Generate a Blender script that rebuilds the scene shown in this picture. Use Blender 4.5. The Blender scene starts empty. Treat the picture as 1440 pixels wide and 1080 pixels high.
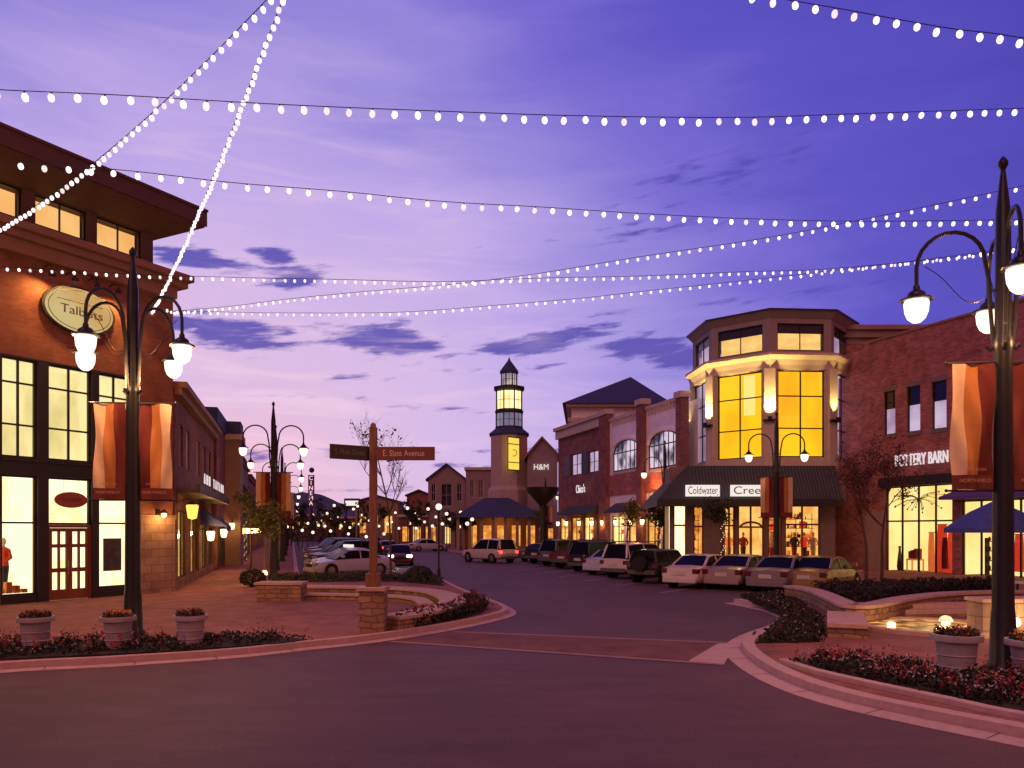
import bpy, math, random
from mathutils import Vector, Matrix
from mathutils.geometry import tessellate_polygon
random.seed(7)
R = math.radians
scn = bpy.context.scene
C = scn.collection
FL, CX, HY, EYE = 1100.0, 720.0, 745.0, 2.5     # focal length in px, vanishing centre, horizon, eye height

# ------------------------------------------------------------------ measuring
def GP(px, py, z=0.0):
    Y = (EYE - z) * FL / (py - HY)
    return Vector(((px - CX) / FL * Y, Y, z))
def WP(px, py, Y):
    return Vector(((px - CX) / FL * Y, Y, EYE + (HY - py) / FL * Y))

# ------------------------------------------------------------------ objects
OFF = {}
def thing(name, label, cat, loc=(0, 0, 0), group=None):
    o = bpy.data.objects.new(name, None); C.objects.link(o)
    o.location = loc; o['label'] = label; o['category'] = cat
    if group: o['group'] = group
    OFF[o.name] = Vector(loc)
    return o
def tag(o, label, cat, group=None, kind=None):
    o['label'] = label; o['category'] = cat
    if group: o['group'] = group
    if kind: o['kind'] = kind
    return o

class MB:
    def __init__(s): s.v = []; s.f = []
    def add(s, vs, fs):
        n = len(s.v); s.v += [Vector(p) for p in vs]; s.f += [tuple(i + n for i in f) for f in fs]; return s
    def hexa(s, p):   # p: 4 bottom (ccw), 4 top
        return s.add(p, [(3, 2, 1, 0), (4, 5, 6, 7), (0, 1, 5, 4), (1, 2, 6, 5), (2, 3, 7, 6), (3, 0, 4, 7)])
    def box(s, x0, x1, y0, y1, z0, z1):
        return s.hexa([(x0, y0, z0), (x1, y0, z0), (x1, y1, z0), (x0, y1, z0), (x0, y0, z1), (x1, y0, z1), (x1, y1, z1), (x0, y1, z1)])
    def prism(s, poly, z0, z1, bottom=True, top=True):
        n = len(poly); p3 = [Vector((p[0], p[1], 0)) for p in poly]
        area = sum(p3[i].x * p3[(i+1) % n].y - p3[(i+1) % n].x * p3[i].y for i in range(n))
        if area < 0: p3.reverse()
        tris = tessellate_polygon([p3])
        vs = [(p.x, p.y, z0) for p in p3] + [(p.x, p.y, z1) for p in p3]
        fs = [(i, (i+1) % n, (i+1) % n + n, i + n) for i in range(n)]
        for t in tris:
            a, b, c = t
            cr = (p3[b]-p3[a]).cross(p3[c]-p3[a]).z
            if cr < 0: a, c = c, a
            if top: fs.append((a+n, b+n, c+n))
            if bottom: fs.append((c, b, a))
        return s.add(vs, fs)
    def tube(s, pts, r, n=8, cap=True):
        pts = [Vector(p) for p in pts]; m = len(pts)
        rr = r if isinstance(r, (list, tuple)) else [r] * m
        vs = []; ref = None
        for i, p in enumerate(pts):
            d = (pts[min(i+1, m-1)] - pts[max(i-1, 0)]).normalized()
            if ref is None:
                ref = Vector((0, 0, 1)) if abs(d.z) < .9 else Vector((1, 0, 0))
            a = (ref - d * ref.dot(d)).normalized(); b = d.cross(a); ref = a
            for k in range(n):
                t = 2*math.pi*k/n
                vs.append(p + (a*math.cos(t) + b*math.sin(t)) * rr[i])
        fs = [(i*n+k, i*n+(k+1) % n, (i+1)*n+(k+1) % n, (i+1)*n+k) for i in range(m-1) for k in range(n)]
        if cap: fs += [tuple(reversed(range(n))), tuple(range((m-1)*n, m*n))]
        return s.add(vs, fs)
    def lathe(s, prof, c=(0, 0, 0), n=16, rot=0):
        vs = []; m = len(prof)
        for (r, z) in prof:
            for k in range(n):
                t = 2*math.pi*k/n + rot
                vs.append((c[0]+r*math.cos(t), c[1]+r*math.sin(t), c[2]+z))
        fs = [(i*n+k, i*n+(k+1) % n, (i+1)*n+(k+1) % n, (i+1)*n+k) for i in range(m-1) for k in range(n)]
        if prof[0][0] > 1e-4: fs.append(tuple(reversed(range(n))))
        if prof[-1][0] > 1e-4: fs.append(tuple(range((m-1)*n, m*n)))
        return s.add(vs, fs)
    def quad(s, a, b, c, d): return s.add([a, b, c, d], [(0, 1, 2, 3)])
    def ball(s, c, r, n=10, m=6, sz=1.0):
        prof = [(max(1e-5, r*math.sin(math.pi*i/m)), -r*sz*math.cos(math.pi*i/m)) for i in range(m+1)]
        return s.lathe(prof, c, n)
    def build(s, name, mat, parent=None, smooth=False, bevel=0, at=None):
        off = OFF.get(parent.name, Vector((0, 0, 0))) if parent else (Vector(at) if at else Vector((0, 0, 0)))
        me = bpy.data.meshes.new(name)
        vs = [p - off for p in s.v]
        me.from_pydata(vs, [], s.f); me.update()
        uv = me.uv_layers.new(name='UVMap')
        for p in me.polygons:
            nn = p.normal
            if abs(nn.z) > .7:
                for li in p.loop_indices:
                    q = s.v[me.loops[li].vertex_index]; uv.data[li].uv = (q.x, q.y)
            else:
                t = Vector((-nn.y, nn.x, 0)).normalized()
                for li in p.loop_indices:
                    q = s.v[me.loops[li].vertex_index]; uv.data[li].uv = (q.dot(t), q.z)
        if smooth:
            me.polygons.foreach_set('use_smooth', [True]*len(me.polygons))
            if smooth != 'all':
                try: me.set_sharp_from_angle(angle=R(38))
                except Exception: pass
        if mat: me.materials.append(mat)
        o = bpy.data.objects.new(name, me); C.objects.link(o)
        if parent: o.parent = parent
        else: o.location = off
        OFF[o.name] = off
        if bevel:
            b = o.modifiers.new('edge', 'BEVEL'); b.width = bevel; b.segments = 2; b.limit_method = 'ANGLE'
        return o

def lettering(txt, size, mat, parent, p, xdir, up=Vector((0, 0, 1)), extrude=.02, name='lettering', width=None, align='CENTER'):
    cu = bpy.data.curves.new(name, 'FONT'); cu.body = txt; cu.size = size; cu.extrude = extrude
    cu.align_x = align; cu.align_y = 'CENTER'
    cu.materials.append(mat)
    o = bpy.data.objects.new(name, cu); C.objects.link(o); o.parent = parent
    x = Vector(xdir).normalized(); z = x.cross(up).normalized()
    M = Matrix((x, up, z)).transposed().to_4x4()
    M.translation = Vector(p) - OFF.get(parent.name, Vector((0, 0, 0)))
    if width:
        bpy.context.view_layer.update()
        w = o.dimensions.x
        if w > 0: M = M @ Matrix.Diagonal((width/w, 1, 1, 1))
    bpy.context.view_layer.update()
    me = bpy.data.meshes.new_from_object(o.evaluated_get(bpy.context.evaluated_depsgraph_get())); me.name = name
    bpy.data.objects.remove(o); o = bpy.data.objects.new(name, me); C.objects.link(o); o.parent = parent
    o.matrix_local = M
    OFF[o.name] = Vector((0, 0, 0))
    return o

def copy_tree(o, parent=None):
    c = o.copy(); C.objects.link(c)
    if parent: c.parent = parent; c.matrix_parent_inverse = o.matrix_parent_inverse.copy()
    for ch in list(o.children): copy_tree(ch, c)
    return c

# ------------------------------------------------------------------ materials
MC = {}
def nt(name):
    m = bpy.data.materials.new(name); m.use_nodes = True
    N = m.node_tree.nodes; L = m.node_tree.links
    return m, N, L, N['Principled BSDF']
def mat(name, col, rough=.7, var=.25, scale=3, bump=.0, metal=0, spec=.5, bscale=40, coat=0, stretch=None):
    if name in MC: return MC[name]
    m, N, L, b = nt(name)
    tc = N.new('ShaderNodeTexCoord')
    n1 = N.new('ShaderNodeTexNoise'); n1.inputs['Scale'].default_value = scale; n1.inputs['Detail'].default_value = 6; n1.inputs['Roughness'].default_value = .65
    if stretch:
        mp = N.new('ShaderNodeMapping'); mp.inputs['Scale'].default_value = stretch
        L.new(tc.outputs['Object'], mp.inputs['Vector']); L.new(mp.outputs['Vector'], n1.inputs['Vector'])
    else: L.new(tc.outputs['Object'], n1.inputs['Vector'])
    cr = N.new('ShaderNodeValToRGB')
    cr.color_ramp.elements[0].position = .3; cr.color_ramp.elements[1].position = .7
    cr.color_ramp.elements[0].color = [c*(1-var) for c in col]+[1]; cr.color_ramp.elements[1].color = [min(1, c*(1+var)) for c in col]+[1]
    L.new(n1.outputs['Fac'], cr.inputs['Fac']); L.new(cr.outputs['Color'], b.inputs['Base Color'])
    b.inputs['Roughness'].default_value = rough; b.inputs['Metallic'].default_value = metal
    b.inputs['Specular IOR Level'].default_value = spec; b.inputs['Coat Weight'].default_value = coat
    if bump:
        n2 = N.new('ShaderNodeTexNoise'); n2.inputs['Scale'].default_value = bscale; n2.inputs['Detail'].default_value = 4
        L.new(tc.outputs['Object'], n2.inputs['Vector'])
        bp = N.new('ShaderNodeBump'); bp.inputs['Strength'].default_value = bump; bp.inputs['Distance'].default_value = .02
        L.new(n2.outputs['Fac'], bp.inputs['Height']); L.new(bp.outputs['Normal'], b.inputs['Normal'])
    MC[name] = m; return m
def brick(name, c1, c2, mortar, bw=.22, bh=.075, rough=.85, ms=.012, off=.5, bump=.5, spec=.2, dist=0):
    if name in MC: return MC[name]
    m, N, L, b = nt(name)
    tc = N.new('ShaderNodeTexCoord'); bt = N.new('ShaderNodeTexBrick')
    if dist:
        nd = N.new('ShaderNodeTexNoise'); nd.inputs['Scale'].default_value = 3.5; nd.inputs['Detail'].default_value = 3; L.new(tc.outputs['UV'], nd.inputs['Vector'])
        va = N.new('ShaderNodeVectorMath'); va.operation = 'MULTIPLY_ADD'; va.inputs[1].default_value = (dist, dist, 0); L.new(nd.outputs['Color'], va.inputs[0]); L.new(tc.outputs['UV'], va.inputs[2]); L.new(va.outputs[0], bt.inputs['Vector'])
    else: L.new(tc.outputs['UV'], bt.inputs['Vector'])
    bt.inputs['Scale'].default_value = 1; bt.inputs['Brick Width'].default_value = bw; bt.inputs['Row Height'].default_value = bh
    bt.inputs['Mortar Size'].default_value = ms; bt.inputs['Color1'].default_value = (*c1, 1); bt.inputs['Color2'].default_value = (*c2, 1)
    bt.inputs['Mortar'].default_value = (*mortar, 1); bt.offset = off; bt.inputs['Mortar Smooth'].default_value = .2
    n1 = N.new('ShaderNodeTexNoise'); n1.inputs['Scale'].default_value = 1.3; n1.inputs['Detail'].default_value = 6
    L.new(tc.outputs['UV'], n1.inputs['Vector'])
    mr = N.new('ShaderNodeMapRange'); mr.inputs['From Min'].default_value = .3; mr.inputs['From Max'].default_value = .7; mr.inputs['To Min'].default_value = .7; mr.inputs['To Max'].default_value = 1.25
    L.new(n1.outputs['Fac'], mr.inputs['Value'])
    mx = N.new('ShaderNodeMix'); mx.data_type = 'RGBA'; mx.blend_type = 'MULTIPLY'; mx.inputs[0].default_value = 1
    L.new(bt.outputs['Color'], mx.inputs[6]); L.new(mr.outputs['Result'], mx.inputs[7]); L.new(mx.outputs[2], b.inputs['Base Color'])
    bp = N.new('ShaderNodeBump'); bp.inputs['Strength'].default_value = bump; bp.inputs['Distance'].default_value = .01; bp.invert = True
    L.new(bt.outputs['Fac'], bp.inputs['Height']); L.new(bp.outputs['Normal'], b.inputs['Normal'])
    b.inputs['Roughness'].default_value = rough; b.inputs['Specular IOR Level'].default_value = spec
    MC[name] = m; return m
def emit(name, col, st, col2=None, scale=1.2, sample=True, stretch=(1, 1, 1), lo=.35, hi=.65, rand=False, rlo=.5, rhi=1.15):
    if name in MC: return MC[name]
    m = bpy.data.materials.new(name); m.use_nodes = True; N = m.node_tree.nodes; L = m.node_tree.links
    N.clear(); out = N.new('ShaderNodeOutputMaterial'); e = N.new('ShaderNodeEmission')
    e.inputs['Strength'].default_value = st; e.inputs['Color'].default_value = (*col, 1)
    src = None
    if col2:
        tc = N.new('ShaderNodeTexCoord'); mp = N.new('ShaderNodeMapping'); mp.inputs['Scale'].default_value = stretch
        n1 = N.new('ShaderNodeTexNoise'); n1.inputs['Scale'].default_value = scale; n1.inputs['Detail'].default_value = 4
        L.new(tc.outputs['Object'], mp.inputs['Vector']); L.new(mp.outputs['Vector'], n1.inputs['Vector'])
        cr = N.new('ShaderNodeValToRGB'); cr.color_ramp.elements[0].position = lo; cr.color_ramp.elements[1].position = hi
        cr.color_ramp.elements[0].color = (*col2, 1); cr.color_ramp.elements[1].color = (*col, 1)
        L.new(n1.outputs['Fac'], cr.inputs['Fac']); L.new(cr.outputs['Color'], e.inputs['Color'])
    if rand:
        oi = N.new('ShaderNodeObjectInfo'); mr = N.new('ShaderNodeMapRange')
        mr.inputs['To Min'].default_value = rlo*st; mr.inputs['To Max'].default_value = rhi*st
        L.new(oi.outputs['Random'], mr.inputs['Value']); L.new(mr.outputs['Result'], e.inputs['Strength'])
    L.new(e.outputs[0], out.inputs[0])
    if not sample: m.cycles.emission_sampling = 'NONE'
    MC[name] = m; return m
def glassmat():
    m = bpy.data.materials.new('window_glass'); m.use_nodes = True; N = m.node_tree.nodes; L = m.node_tree.links
    N.clear(); out = N.new('ShaderNodeOutputMaterial'); t = N.new('ShaderNodeBsdfTransparent'); g = N.new('ShaderNodeBsdfGlossy')
    g.inputs['Roughness'].default_value = .02; f = N.new('ShaderNodeFresnel'); f.inputs['IOR'].default_value = 1.5
    mx = N.new('ShaderNodeMixShader'); L.new(f.outputs[0], mx.inputs[0]); L.new(t.outputs[0], mx.inputs[1]); L.new(g.outputs[0], mx.inputs[2]); L.new(mx.outputs[0], out.inputs[0])
    return m
GLASS = glassmat()
M = dict(
 brickL=brick('warm_brick', (.36, .125, .07), (.27, .09, .055), (.24, .12, .08)),
 brickR=brick('red_brick', (.50, .16, .125), (.27, .09, .085), (.30, .17, .15), bw=.3, bh=.1, bump=.2),
 brickD=brick('dark_brick', (.30, .11, .095), (.20, .075, .07), (.16, .10, .09), bw=.3, bh=.1),
 tan=mat('tan_stucco', (.30, .20, .14), .85, .12, 2, .2),
 cream=mat('cream_stucco', (.52, .42, .34), .85, .1, 1.5, .15),
 pale=mat('pale_stucco', (.82, .76, .80), .85, .1, 1.5, .15),
 stone=brick('stone_blocks', (.40, .27, .19), (.30, .20, .14), (.20, .13, .10), bw=.6, bh=.3, ms=.012, bump=.6, dist=.04),
 rubble=brick('rubble_stone', (.42, .25, .15), (.25, .15, .10), (.17, .10, .08), bw=.38, bh=.15, ms=.016, bump=.9, off=.37, dist=.16),
 cap=mat('cap_stone', (.50, .33, .27), .8, .15, 4, .3),
 concrete=mat('kerb_concrete', (.50, .33, .31), .85, .14, 6, .25),
 wood=mat('redwood', (.22, .06, .03), .5, .3, 5, .1, stretch=(1, 1, .1)),
 postwood=mat('post_timber', (.20, .08, .04), .6, .35, 5, .2, stretch=(3, 3, .5)),
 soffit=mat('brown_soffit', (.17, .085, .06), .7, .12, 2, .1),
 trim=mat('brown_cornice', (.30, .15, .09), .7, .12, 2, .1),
 dark=mat('black_metal', (.018, .017, .018), .38, .2, 4, .05, metal=.3),
 bronze=mat('dark_bronze_frame', (.022, .018, .016), .5, .2, 4, .05),
 slate=mat('blue_slate', (.035, .045, .115), .75, .25, 3, .5, bscale=20),
 awn=mat('green_awning', (.035, .042, .05), .8, .2, 2, .1),
 bluec=mat('blue_canvas', (.05, .07, .26), .8, .15, 3, .1),
 whitem=mat('white_metal', (.65, .62, .62), .4, .05, 3),
 pot=mat('grey_planter', (.40, .34, .35), .75, .15, 5, .25),
 soil=mat('soil', (.03, .018, .014), .95, .4, 8, .8),
 leafd=mat('dark_leaf', (.035, .045, .018), .7, .4, 8),
 leafdd=mat('very_dark_leaf', (.022, .022, .012), .75, .5, 8),
 leafg=mat('olive_leaf', (.10, .105, .025), .7, .4, 8),
 leafr=mat('red_leaf', (.12, .03, .025), .7, .4, 8),
 flr=mat('red_petal', (.30, .022, .028), .7, .4, 8),
 flw=mat('white_petal', (.62, .55, .58), .7, .1, 8),
 flo=mat('orange_petal', (.75, .28, .03), .7, .2, 8),
 bark=mat('bark', (.10, .06, .045), .9, .3, 10, .6),
 tyre=mat('tyre_rubber', (.012, .012, .013), .8, .1, 8),
 rim=mat('alloy', (.45, .42, .43), .3, .05, 3, metal=.9),
 carglass=mat('car_glass', (.006, .006, .009), .28, .1, 1, spec=.10),
 plate=mat('number_plate', (.55, .5, .5), .5, .1, 3),
 red=mat('oval_red', (.33, .07, .03), .6, .1, 3),
 signbrown=mat('sign_brown', (.17, .045, .03), .55, .15, 3),
 signdark=mat('sign_dark', (.035, .022, .022), .55, .15, 3),
 signw=mat('sign_lettering', (.75, .50, .42), .6, .05, 3),
 signg=mat('sign_lettering_grey', (.22, .18, .16), .6, .05, 3),
)
# asphalt: fine aggregate, broad patches and joints
def asphalt():
    m, N, L, b = nt('asphalt'); tc = N.new('ShaderNodeTexCoord')
    a = N.new('ShaderNodeTexNoise'); a.inputs['Scale'].default_value = .25; a.inputs['Detail'].default_value = 8; a.inputs['Roughness'].default_value = .6
    g = N.new('ShaderNodeTexNoise'); g.inputs['Scale'].default_value = 45; g.inputs['Detail'].default_value = 3
    L.new(tc.outputs['Object'], a.inputs['Vector']); L.new(tc.outputs['Object'], g.inputs['Vector'])
    cr = N.new('ShaderNodeValToRGB'); cr.color_ramp.elements[0].position = .25; cr.color_ramp.elements[1].position = .75
    cr.color_ramp.elements[0].color = (.088, .042, .048, 1); cr.color_ramp.elements[1].color = (.150, .072, .079, 1)
    L.new(a.outputs['Fac'], cr.inputs['Fac'])
    mr = N.new('ShaderNodeMapRange'); mr.inputs['From Min'].default_value = .3; mr.inputs['From Max'].default_value = .7; mr.inputs['To Min'].default_value = .6; mr.inputs['To Max'].default_value = 1.4
    L.new(g.outputs['Fac'], mr.inputs['Value'])
    mx = N.new('ShaderNodeMix'); mx.data_type = 'RGBA'; mx.blend_type = 'MULTIPLY'; mx.inputs[0].default_value = 1
    L.new(cr.outputs['Color'], mx.inputs[6]); L.new(mr.outputs['Result'], mx.inputs[7]); L.new(mx.outputs[2], b.inputs['Base Color'])
    vo = N.new('ShaderNodeTexVoronoi'); vo.feature = 'DISTANCE_TO_EDGE'; vo.inputs['Scale'].default_value = .22
    nd = N.new('ShaderNodeTexNoise'); nd.inputs['Scale'].default_value = 1.1; nd.inputs['Detail'].default_value = 5; L.new(tc.outputs['Object'], nd.inputs['Vector'])
    va = N.new('ShaderNodeVectorMath'); va.operation = 'MULTIPLY_ADD'; va.inputs[1].default_value = (1.1, 1.1, 0); L.new(nd.outputs['Color'], va.inputs[0]); L.new(tc.outputs['Object'], va.inputs[2]); L.new(va.outputs[0], vo.inputs['Vector'])
    mc = N.new('ShaderNodeMapRange'); mc.inputs['From Min'].default_value = .0015; mc.inputs['From Max'].default_value = .006; mc.inputs['To Min'].default_value = .93; L.new(vo.outputs['Distance'], mc.inputs['Value'])
    st2 = N.new('ShaderNodeTexNoise'); st2.inputs['Scale'].default_value = 1.0; st2.inputs['Detail'].default_value = 7; st2.inputs['Roughness'].default_value = .7
    mp2 = N.new('ShaderNodeMapping'); mp2.inputs['Scale'].default_value = (.5, 1.6, 1); mp2.inputs['Location'].default_value = (3, 7, 0); L.new(tc.outputs['Object'], mp2.inputs['Vector']); L.new(mp2.outputs['Vector'], st2.inputs['Vector'])
    ms2 = N.new('ShaderNodeMapRange'); ms2.inputs['From Min'].default_value = .35; ms2.inputs['From Max'].default_value = .65; ms2.inputs['To Min'].default_value = .78; ms2.inputs['To Max'].default_value = 1.12; L.new(st2.outputs['Fac'], ms2.inputs['Value'])
    mm = N.new('ShaderNodeMath'); mm.operation = 'MULTIPLY'; L.new(mc.outputs[0], mm.inputs[0]); L.new(ms2.outputs[0], mm.inputs[1])
    mx3 = N.new('ShaderNodeMix'); mx3.data_type = 'RGBA'; mx3.blend_type = 'MULTIPLY'; mx3.inputs[0].default_value = 1
    L.new(mx.outputs[2], mx3.inputs[6]); L.new(mm.outputs[0], mx3.inputs[7]); L.new(mx3.outputs[2], b.inputs['Base Color'])
    bp = N.new('ShaderNodeBump'); bp.inputs['Strength'].default_value = .5; bp.inputs['Distance'].default_value = .01
    L.new(g.outputs['Fac'], bp.inputs['Height']); L.new(bp.outputs['Normal'], b.inputs['Normal'])
    b.inputs['Roughness'].default_value = .72; b.inputs['Specular IOR Level'].default_value = .35
    return m
M['asphalt'] = asphalt()
M['pave'] = brick('brick_paving', (.32, .12, .09), (.25, .092, .072), (.12, .05, .042), bw=.2, bh=.1, ms=.006, bump=.25, spec=.3)
M['cross'] = brick('crossing_paving', (.20, .078, .066), (.165, .066, .058), (.11, .055, .05), bw=.2, bh=.1, ms=.006, bump=.25, spec=.3)

# light colours
E = dict(
 globe=emit('lamp_globe_glow', (1, .78, .56), 2.4, sample=True),
 globefar=emit('lamp_globe_far_glow', (1, .78, .56), 1.8, sample=False),
 bulb=emit('bulb_glow', (1, .80, .80), 1.6, sample=False, rand=True, rlo=.62, rhi=1.5),
 cream=emit('lit_room_cream', (1, .80, .36), 1.15, (.62, .52, .17), .7, stretch=(1, 1, .6), lo=.3, hi=.6),
 creamb=emit('lit_display_cream', (1, .84, .48), 1.7, (1, .62, .22), .8, lo=.3, hi=.5),
 cler=emit('lit_clerestory', (.95, .56, .20), 1.1, (.85, .40, .11), .5),
 yellow=emit('lit_room_yellow', (1, .52, .012), 1.3, (.80, .34, .01), .45, stretch=(1, 1, .5), lo=.3, hi=.6),
 yellowb=emit('lit_panel_pale', (1, .78, .22), 1.1),
 amber=emit('lit_shop_amber', (1, .45, .08), 1.15, (.55, .16, .025), 1.2, stretch=(1, 1, 1.3), lo=.35, hi=.65),
 amber2=emit('lit_shop_gold', (1, .58, .15), 1.2, (.75, .30, .05), 1.0, stretch=(1, 1, 1.4), lo=.35, hi=.65),
 pb=emit('lit_shop_pale_yellow', (1, .76, .28), 1.25, (.95, .60, .16), .6, lo=.3, hi=.6),
 dusk=mat('window_reflecting_sky', (.05, .05, .09), .05, .3, 1, spec=1),
 white=emit('sign_white', (1, .88, .80), .95, sample=False),
 whiteb=emit('letter_white', (1, .85, .88), .8, sample=False),
 redl=emit('sign_red', (1, .03, .02), .7, sample=False),
 tail=emit('tail_lamp', (1, .05, .02), 4.0, sample=False),
 head=emit('head_lamp', (1, .85, .65), 9.0, sample=True),
 oval=emit('oval_sign_face', (1, .78, .34), .62, (.95, .42, .10), .5, lo=.3, hi=.6, sample=False),  # gooseneck light on the face put in as cream and orange glow
 pink=emit('cinema_letters', (1, .72, .85), 1.1, sample=False),
 warm=emit('warm_lamp', (1, .66, .25), 6.0, sample=False),
 duskpane=emit('pane_painted_reflection', (.72, .55, .74), .9, (.40, .25, .42), .5, sample=False),  # sky reflection painted in as a mauve glow
)
def lamp(p, power, col=(1, .55, .25), r=.15, typ='POINT', target=None, size=60, parent=None, name='lamp_light'):
    l = bpy.data.lights.new(name, typ); l.energy = power; l.color = col
    l.shadow_soft_size = r
    o = bpy.data.objects.new(name, l); C.objects.link(o)
    if typ == 'SPOT': l.spot_size = R(size); l.spot_blend = .8
    if target is not None:
        o.rotation_euler = (Vector(target) - Vector(p)).to_track_quat('-Z', 'Y').to_euler()
    if parent: o.parent = parent; o.location = Vector(p) - OFF.get(parent.name, Vector((0, 0, 0)))
    else: o.location = p
    return o
# ------------------------------------------------------------------ facades
class Face:
    def __init__(s, o, d, n=None):
        s.o = Vector((o[0], o[1], 0)); s.d = Vector((d[0], d[1], 0)).normalized()
        if n is None:
            n = Vector((s.d.y, -s.d.x, 0))
            if n.dot(-s.o) < 0: n = -n
        s.n = Vector((n[0], n[1], 0)).normalized()
    def s(self, px, o=0):
        q = self.o + self.n*o; r = (px-CX)/FL
        return (r*q.y - q.x)/(self.d.x - r*self.d.y)
    def z(self, px, py, o=0):
        q = self.o + self.n*o + self.d*self.s(px, o)
        return EYE + (HY-py)/FL*q.y
    def P(s, t, z, o=0):
        p = s.o + s.d*t + s.n*o; return Vector((p.x, p.y, z))
    def box(self, mb, s0, s1, z0, z1, o0, o1):
        if s0 > s1: s0, s1 = s1, s0
        P = self.P
        b = [P(s0, z0, o0), P(s1, z0, o0), P(s1, z0, o1), P(s0, z0, o1)]
        t = [P(s0, z1, o0), P(s1, z1, o0), P(s1, z1, o1), P(s0, z1, o1)]
        cr = (b[1]-b[0]).cross(b[2]-b[1]).z
        if cr < 0: b.reverse(); t.reverse()
        return mb.hexa(b + t)
    def quad(self, mb, s0, s1, z0, z1, o):
        q = [self.P(s0, z0, o), self.P(s1, z0, o), self.P(s1, z1, o), self.P(s0, z1, o)]
        if (q[1]-q[0]).cross(q[2]-q[1]).dot(self.n) < 0: q.reverse()
        mb.quad(*q)
    def wall(self, mb, s0, s1, z0, z1, holes=(), depth=.3):
        """front skin with openings, reveals behind them, closed ends and top"""
        if s0 > s1: s0, s1 = s1, s0
        H = [(min(a, b), max(a, b), c, d) for a, b, c, d in holes]
        ss = sorted({s0, s1, *[v for h in H for v in h[:2] if s0 < v < s1]})
        zs = sorted({z0, z1, *[v for h in H for v in h[2:] if z0 < v < z1]})
        for i in range(len(ss)-1):
            for j in range(len(zs)-1):
                a, b, c, d = ss[i], ss[i+1], zs[j], zs[j+1]; ms, mz = (a+b)/2, (c+d)/2
                if any(h[0] < ms < h[1] and h[2] < mz < h[3] for h in H): continue
                self.quad(mb, a, b, c, d, 0)
        for a, b, c, d in H:
            P = self.P
            for q in ((P(a, c, 0), P(a, d, 0), P(a, d, -depth), P(a, c, -depth)), (P(b, c, 0), P(b, d, 0), P(b, d, -depth), P(b, c, -depth)),
                      (P(a, c, 0), P(b, c, 0), P(b, c, -depth), P(a, c, -depth)), (P(a, d, 0), P(b, d, 0), P(b, d, -depth), P(a, d, -depth))):
                mb.quad(*q)
        P = self.P
        for a in (s0, s1): mb.quad(P(a, z0, 0), P(a, z1, 0), P(a, z1, -depth), P(a, z0, -depth))
        mb.quad(P(s0, z1, 0), P(s1, z1, 0), P(s1, z1, -depth), P(s0, z1, -depth))
    def window(self, root, s0, s1, z0, z1, cols=2, rows=2, fm=None, lit=None, o=-.12, fw=.07, bw=.04, room=.9, glass=True, rowz=None, name='window', stuff=None):
        if s0 > s1: s0, s1 = s1, s0
        f = MB(); fm = fm or M['bronze']
        self.box(f, s0, s0+fw, z0, z1, o-.06, o+.03); self.box(f, s1-fw, s1, z0, z1, o-.06, o+.03)
        self.box(f, s0+fw, s1-fw, z0, z0+fw, o-.06, o+.03); self.box(f, s0+fw, s1-fw, z1-fw, z1, o-.06, o+.03)
        for i in range(1, cols):
            c = s0 + (s1-s0)*i/cols; self.box(f, c-bw/2, c+bw/2, z0+fw, z1-fw, o-.05, o+.02)
        rz = rowz or [z0+(z1-z0)*j/rows for j in range(1, rows)]
        for c in rz: self.box(f, s0+fw, s1-fw, c-bw/2, c+bw/2, o-.045, o+.014)
        w = f.build(name, fm, root)
        if glass:
            g = MB(); self.quad(g, s0+fw, s1-fw, z0+fw, z1-fw, o-.02); g.build('pane', GLASS, w)
        if lit:
            r = MB(); P = self.P; b = o-.07-room
            r.quad(P(s0, z0, b), P(s1, z0, b), P(s1, z1, b), P(s0, z1, b))
            if room > .3:
                a = o-.065
                for q in ((P(s0, z0, a), P(s0, z1, a), P(s0, z1, b), P(s0, z0, b)), (P(s1, z0, a), P(s1, z1, a), P(s1, z1, b), P(s1, z0, b)),
                          (P(s0, z0, a), P(s1, z0, a), P(s1, z0, b), P(s0, z0, b)), (P(s0, z1, a), P(s1, z1, a), P(s1, z1, b), P(s0, z1, b))):
                    r.quad(*q)
            r.build('interior', lit, w)
        return w

def catmull(pts, n=8):
    pts = [Vector(p) for p in pts]; out = []
    for i in range(len(pts)-1):
        p0 = pts[max(i-1, 0)]; p1 = pts[i]; p2 = pts[i+1]; p3 = pts[min(i+2, len(pts)-1)]
        for k in range(n):
            t = k/n
            out.append(.5*((2*p1)+(-p0+p2)*t+(2*p0-5*p1+4*p2-p3)*t*t+(-p0+3*p1-3*p2+p3)*t**3))
    out.append(pts[-1]); return out
def offset(path, d):
    res = []
    for i, p in enumerate(path):
        t = (path[min(i+1, len(path)-1)] - path[max(i-1, 0)]); t.z = 0; t.normalize()
        res.append(Vector((p.x - t.y*d, p.y + t.x*d, p.z)))
    return res
def strip(mb, path, d0, d1, z0, z1, zi=None):
    """a solid band following path between side offsets d0 and d1"""
    a = offset(path, d0); b = offset(path, d1); n = len(path); zi = z1 if zi is None else zi
    vs = []
    for i in range(n): vs += [(a[i].x, a[i].y, z0), (b[i].x, b[i].y, z0), (b[i].x, b[i].y, zi), (a[i].x, a[i].y, z1)]
    fs = []
    for i in range(n-1):
        o = i*4; q = o+4
        for k in range(4): fs.append((o+k, o+(k+1) % 4, q+(k+1) % 4, q+k))
    fs += [(3, 2, 1, 0), (n*4-4, n*4-3, n*4-2, n*4-1)]
    mb.add(vs, fs)

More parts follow.
